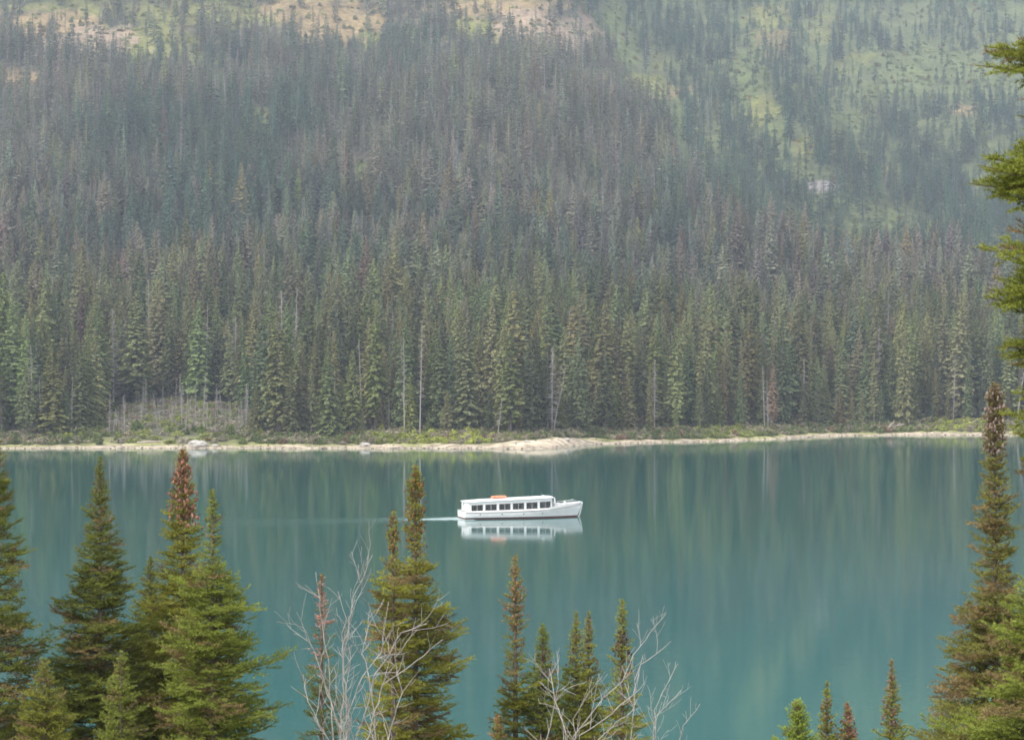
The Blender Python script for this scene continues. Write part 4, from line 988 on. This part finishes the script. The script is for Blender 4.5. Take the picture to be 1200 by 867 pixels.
# right tall spire and neighbours
fir('spruce_tree', (1166, 452), 34, [(0, 6), (18, 11), (50, 14), (75, 14), (110, 16), (160, 22), (220, 29), (270, 42), (320, 62), (370, 70), (420, 82), (480, 90)], 'tall right-hand spruce spire with a grey cone-crusted top', seed=22, green=(.085, .095, .028), tipc=(.14, .145, .04), brownf=.3, topcol=(.10, .085, .05), topz=.9, cones=(0, 80, 300, (.27, .21, .19), 1.15, True), spacing=.085, nb=8)
fir('fir_tree', (1214, 640), 30, [(0, 3), (60, 26), (140, 52), (220, 80), (300, 100)], 'vivid green young fir overlapping the tall right-hand spire', seed=23, green=BR, tipc=BT, spacing=.11, nb=7)
# near tree: its trunk stands outside the frame on the right, branches reach in
fir('spruce_tree', (1345, -330), 17, [(0, 6), (150, 60), (300, 110), (460, 140), (760, 140), (1250, 170)], 'near spruce beyond the right edge, its green branch tips reaching into the picture', seed=26,
    green=(.080, .105, .022), tipc=(.15, .175, .035), brownf=.1, spacing=.30, nb=7, up=.3, dens=330, nlen=.026, nwid=.0055, twig=.05, thin=.1, wide_=1.,
    boughs=((1140, 150), (1152, 166), (1145, 240), (1140, 262), (1150, 310), (1178, 500), (1190, 120), (1132, 34), (1150, 22), (1165, 50), (1185, 72), (1133, 180), (1150, 160), (1146, 172), (1172, 185), (1142, 280), (1165, 262), (1158, 292), (1150, 345), (1162, 352), (1180, 372), (1185, 330), (1190, 245), (1172, 462), (1180, 480), (1168, 470)))
# small yellowed spray caught on the near bough
# ------------------------------------------------------------------ bare dead brush in the foreground
def dead_brush(name, Y, stems, label, seed, r0=.028):
    """stems: lists of pixel points from the base to the tip, each with a depth offset"""
    g = np.random.default_rng(seed); sc = F / Y
    bx = (stems[0][0][0] - 600) / sc; zb = float(near_z(np.array([bx]), np.array([Y]))[0])
    root = empty(name, (bx, Y, zb)); tag(root, label, 'dead tree', None)
    base = np.array([0., 0, 0])
    for st in stems:
        m_ = MB()
        P = [np.array([(p[0] - 600) / sc - bx, 0, HC + (HZ - p[1]) / sc - zb]) for p in st]
        dy = g.normal() * .5
        for k, p in enumerate(P): p[1] = dy * (.4 + .6 * k / len(P)) + g.normal() * .04
        P = [base + np.array([g.normal() * .05, g.normal() * .05, -.2])] + [base * .5 + P[0] * .5 + np.array([g.normal() * .1, 0, 0])] + P
        # resample with crookedness
        Q_ = []
        for a, b in zip(P[:-1], P[1:]):
            l = np.linalg.norm(b - a); n_ = max(2, int(l / .12))
            for q in range(n_): Q_.append(a + (b - a) * q / n_ + g.normal(size=3) * .010)
        Q_.append(P[-1]); Q_ = np.array(Q_); n_ = len(Q_); rad = np.linspace(r0, .005, n_) * (.8 + .2 * g.random(n_))
        m_.tube(Q_, rad, 5)
        def twigs(Q_, rad, i0, lvl):
            for i in range(i0, len(Q_) - 1):
                if g.random() < (.60 if lvl == 0 else .32):
                    ax = unit(Q_[i + 1] - Q_[i]); sv = g.normal(size=3); sv -= ax * sv.dot(ax); sv = unit(sv)
                    L = (.42 if lvl == 0 else .20) * (.4 + 1.1 * g.random()); n2 = max(4, int(L / .06)); p = Q_[i].copy(); T_ = [p.copy()]; dv_ = unit(ax * .8 + sv * .7)
                    for q in range(n2): dv_ = unit(dv_ + g.normal(size=3) * .12 + np.array([0, 0, .05])); p = p + dv_ * L / n2; T_.append(p.copy())
                    rr_ = np.linspace(rad[i] * .5 + .001, .0022, len(T_)); m_.tube(T_, rr_, 4)
                    if lvl == 0: twigs(T_, rr_, 1, 1)
        vis = [i for i in range(n_) if Q_[i][2] + zb > HC + (HZ - 900) / sc]
        twigs(Q_, rad, vis[0] if vis else n_ // 2, 0)
        m_.build('branch', M_dead, root)
    return root
dead_brush('dead_shrub', 35, [[(400, 860), (405, 760), (415, 700), (438, 648)], [(398, 850), (380, 790), (362, 740), (350, 714)], [(392, 860), (385, 770), (376, 720), (372, 668)], [(420, 860), (440, 790), (470, 740), (500, 730)],
                              [(410, 840), (402, 760), (408, 720), (398, 690)], [(385, 867), (362, 820), (355, 790)], [(430, 867), (450, 800), (490, 770), (520, 745)], [(440, 867), (432, 800), (424, 770), (430, 720)], [(408, 820), (402, 740), (425, 690), (430, 665)],
                              [(455, 867), (470, 810), (462, 770), (490, 735)], [(415, 867), (395, 810), (392, 780)], [(405, 850), (425, 790), (450, 760), (458, 700)]],
           'pale grey leafless many-branched brush in front of the red-topped fir', 5, r0=.030)
dead_brush('dead_shrub', 35.5, [[(672, 867), (700, 830), (730, 800), (745, 770), (783, 723)], [(680, 860), (712, 842), (742, 815), (752, 780), (787, 752)], [(740, 867), (745, 800), (755, 770)], [(700, 867), (742, 830), (732, 800)],
                                [(768, 867), (768, 835), (782, 805), (796, 780)], [(795, 867), (798, 848), (808, 838), (819, 822)], [(770, 840), (785, 825), (800, 812)], [(672, 840), (690, 810), (705, 790)], [(665, 867), (652, 830), (645, 795)], [(640, 867), (655, 800), (652, 760)]],
           'pale bare branches angling up to the right beside the fir with dark cones', 6, r0=.024)
print('done')
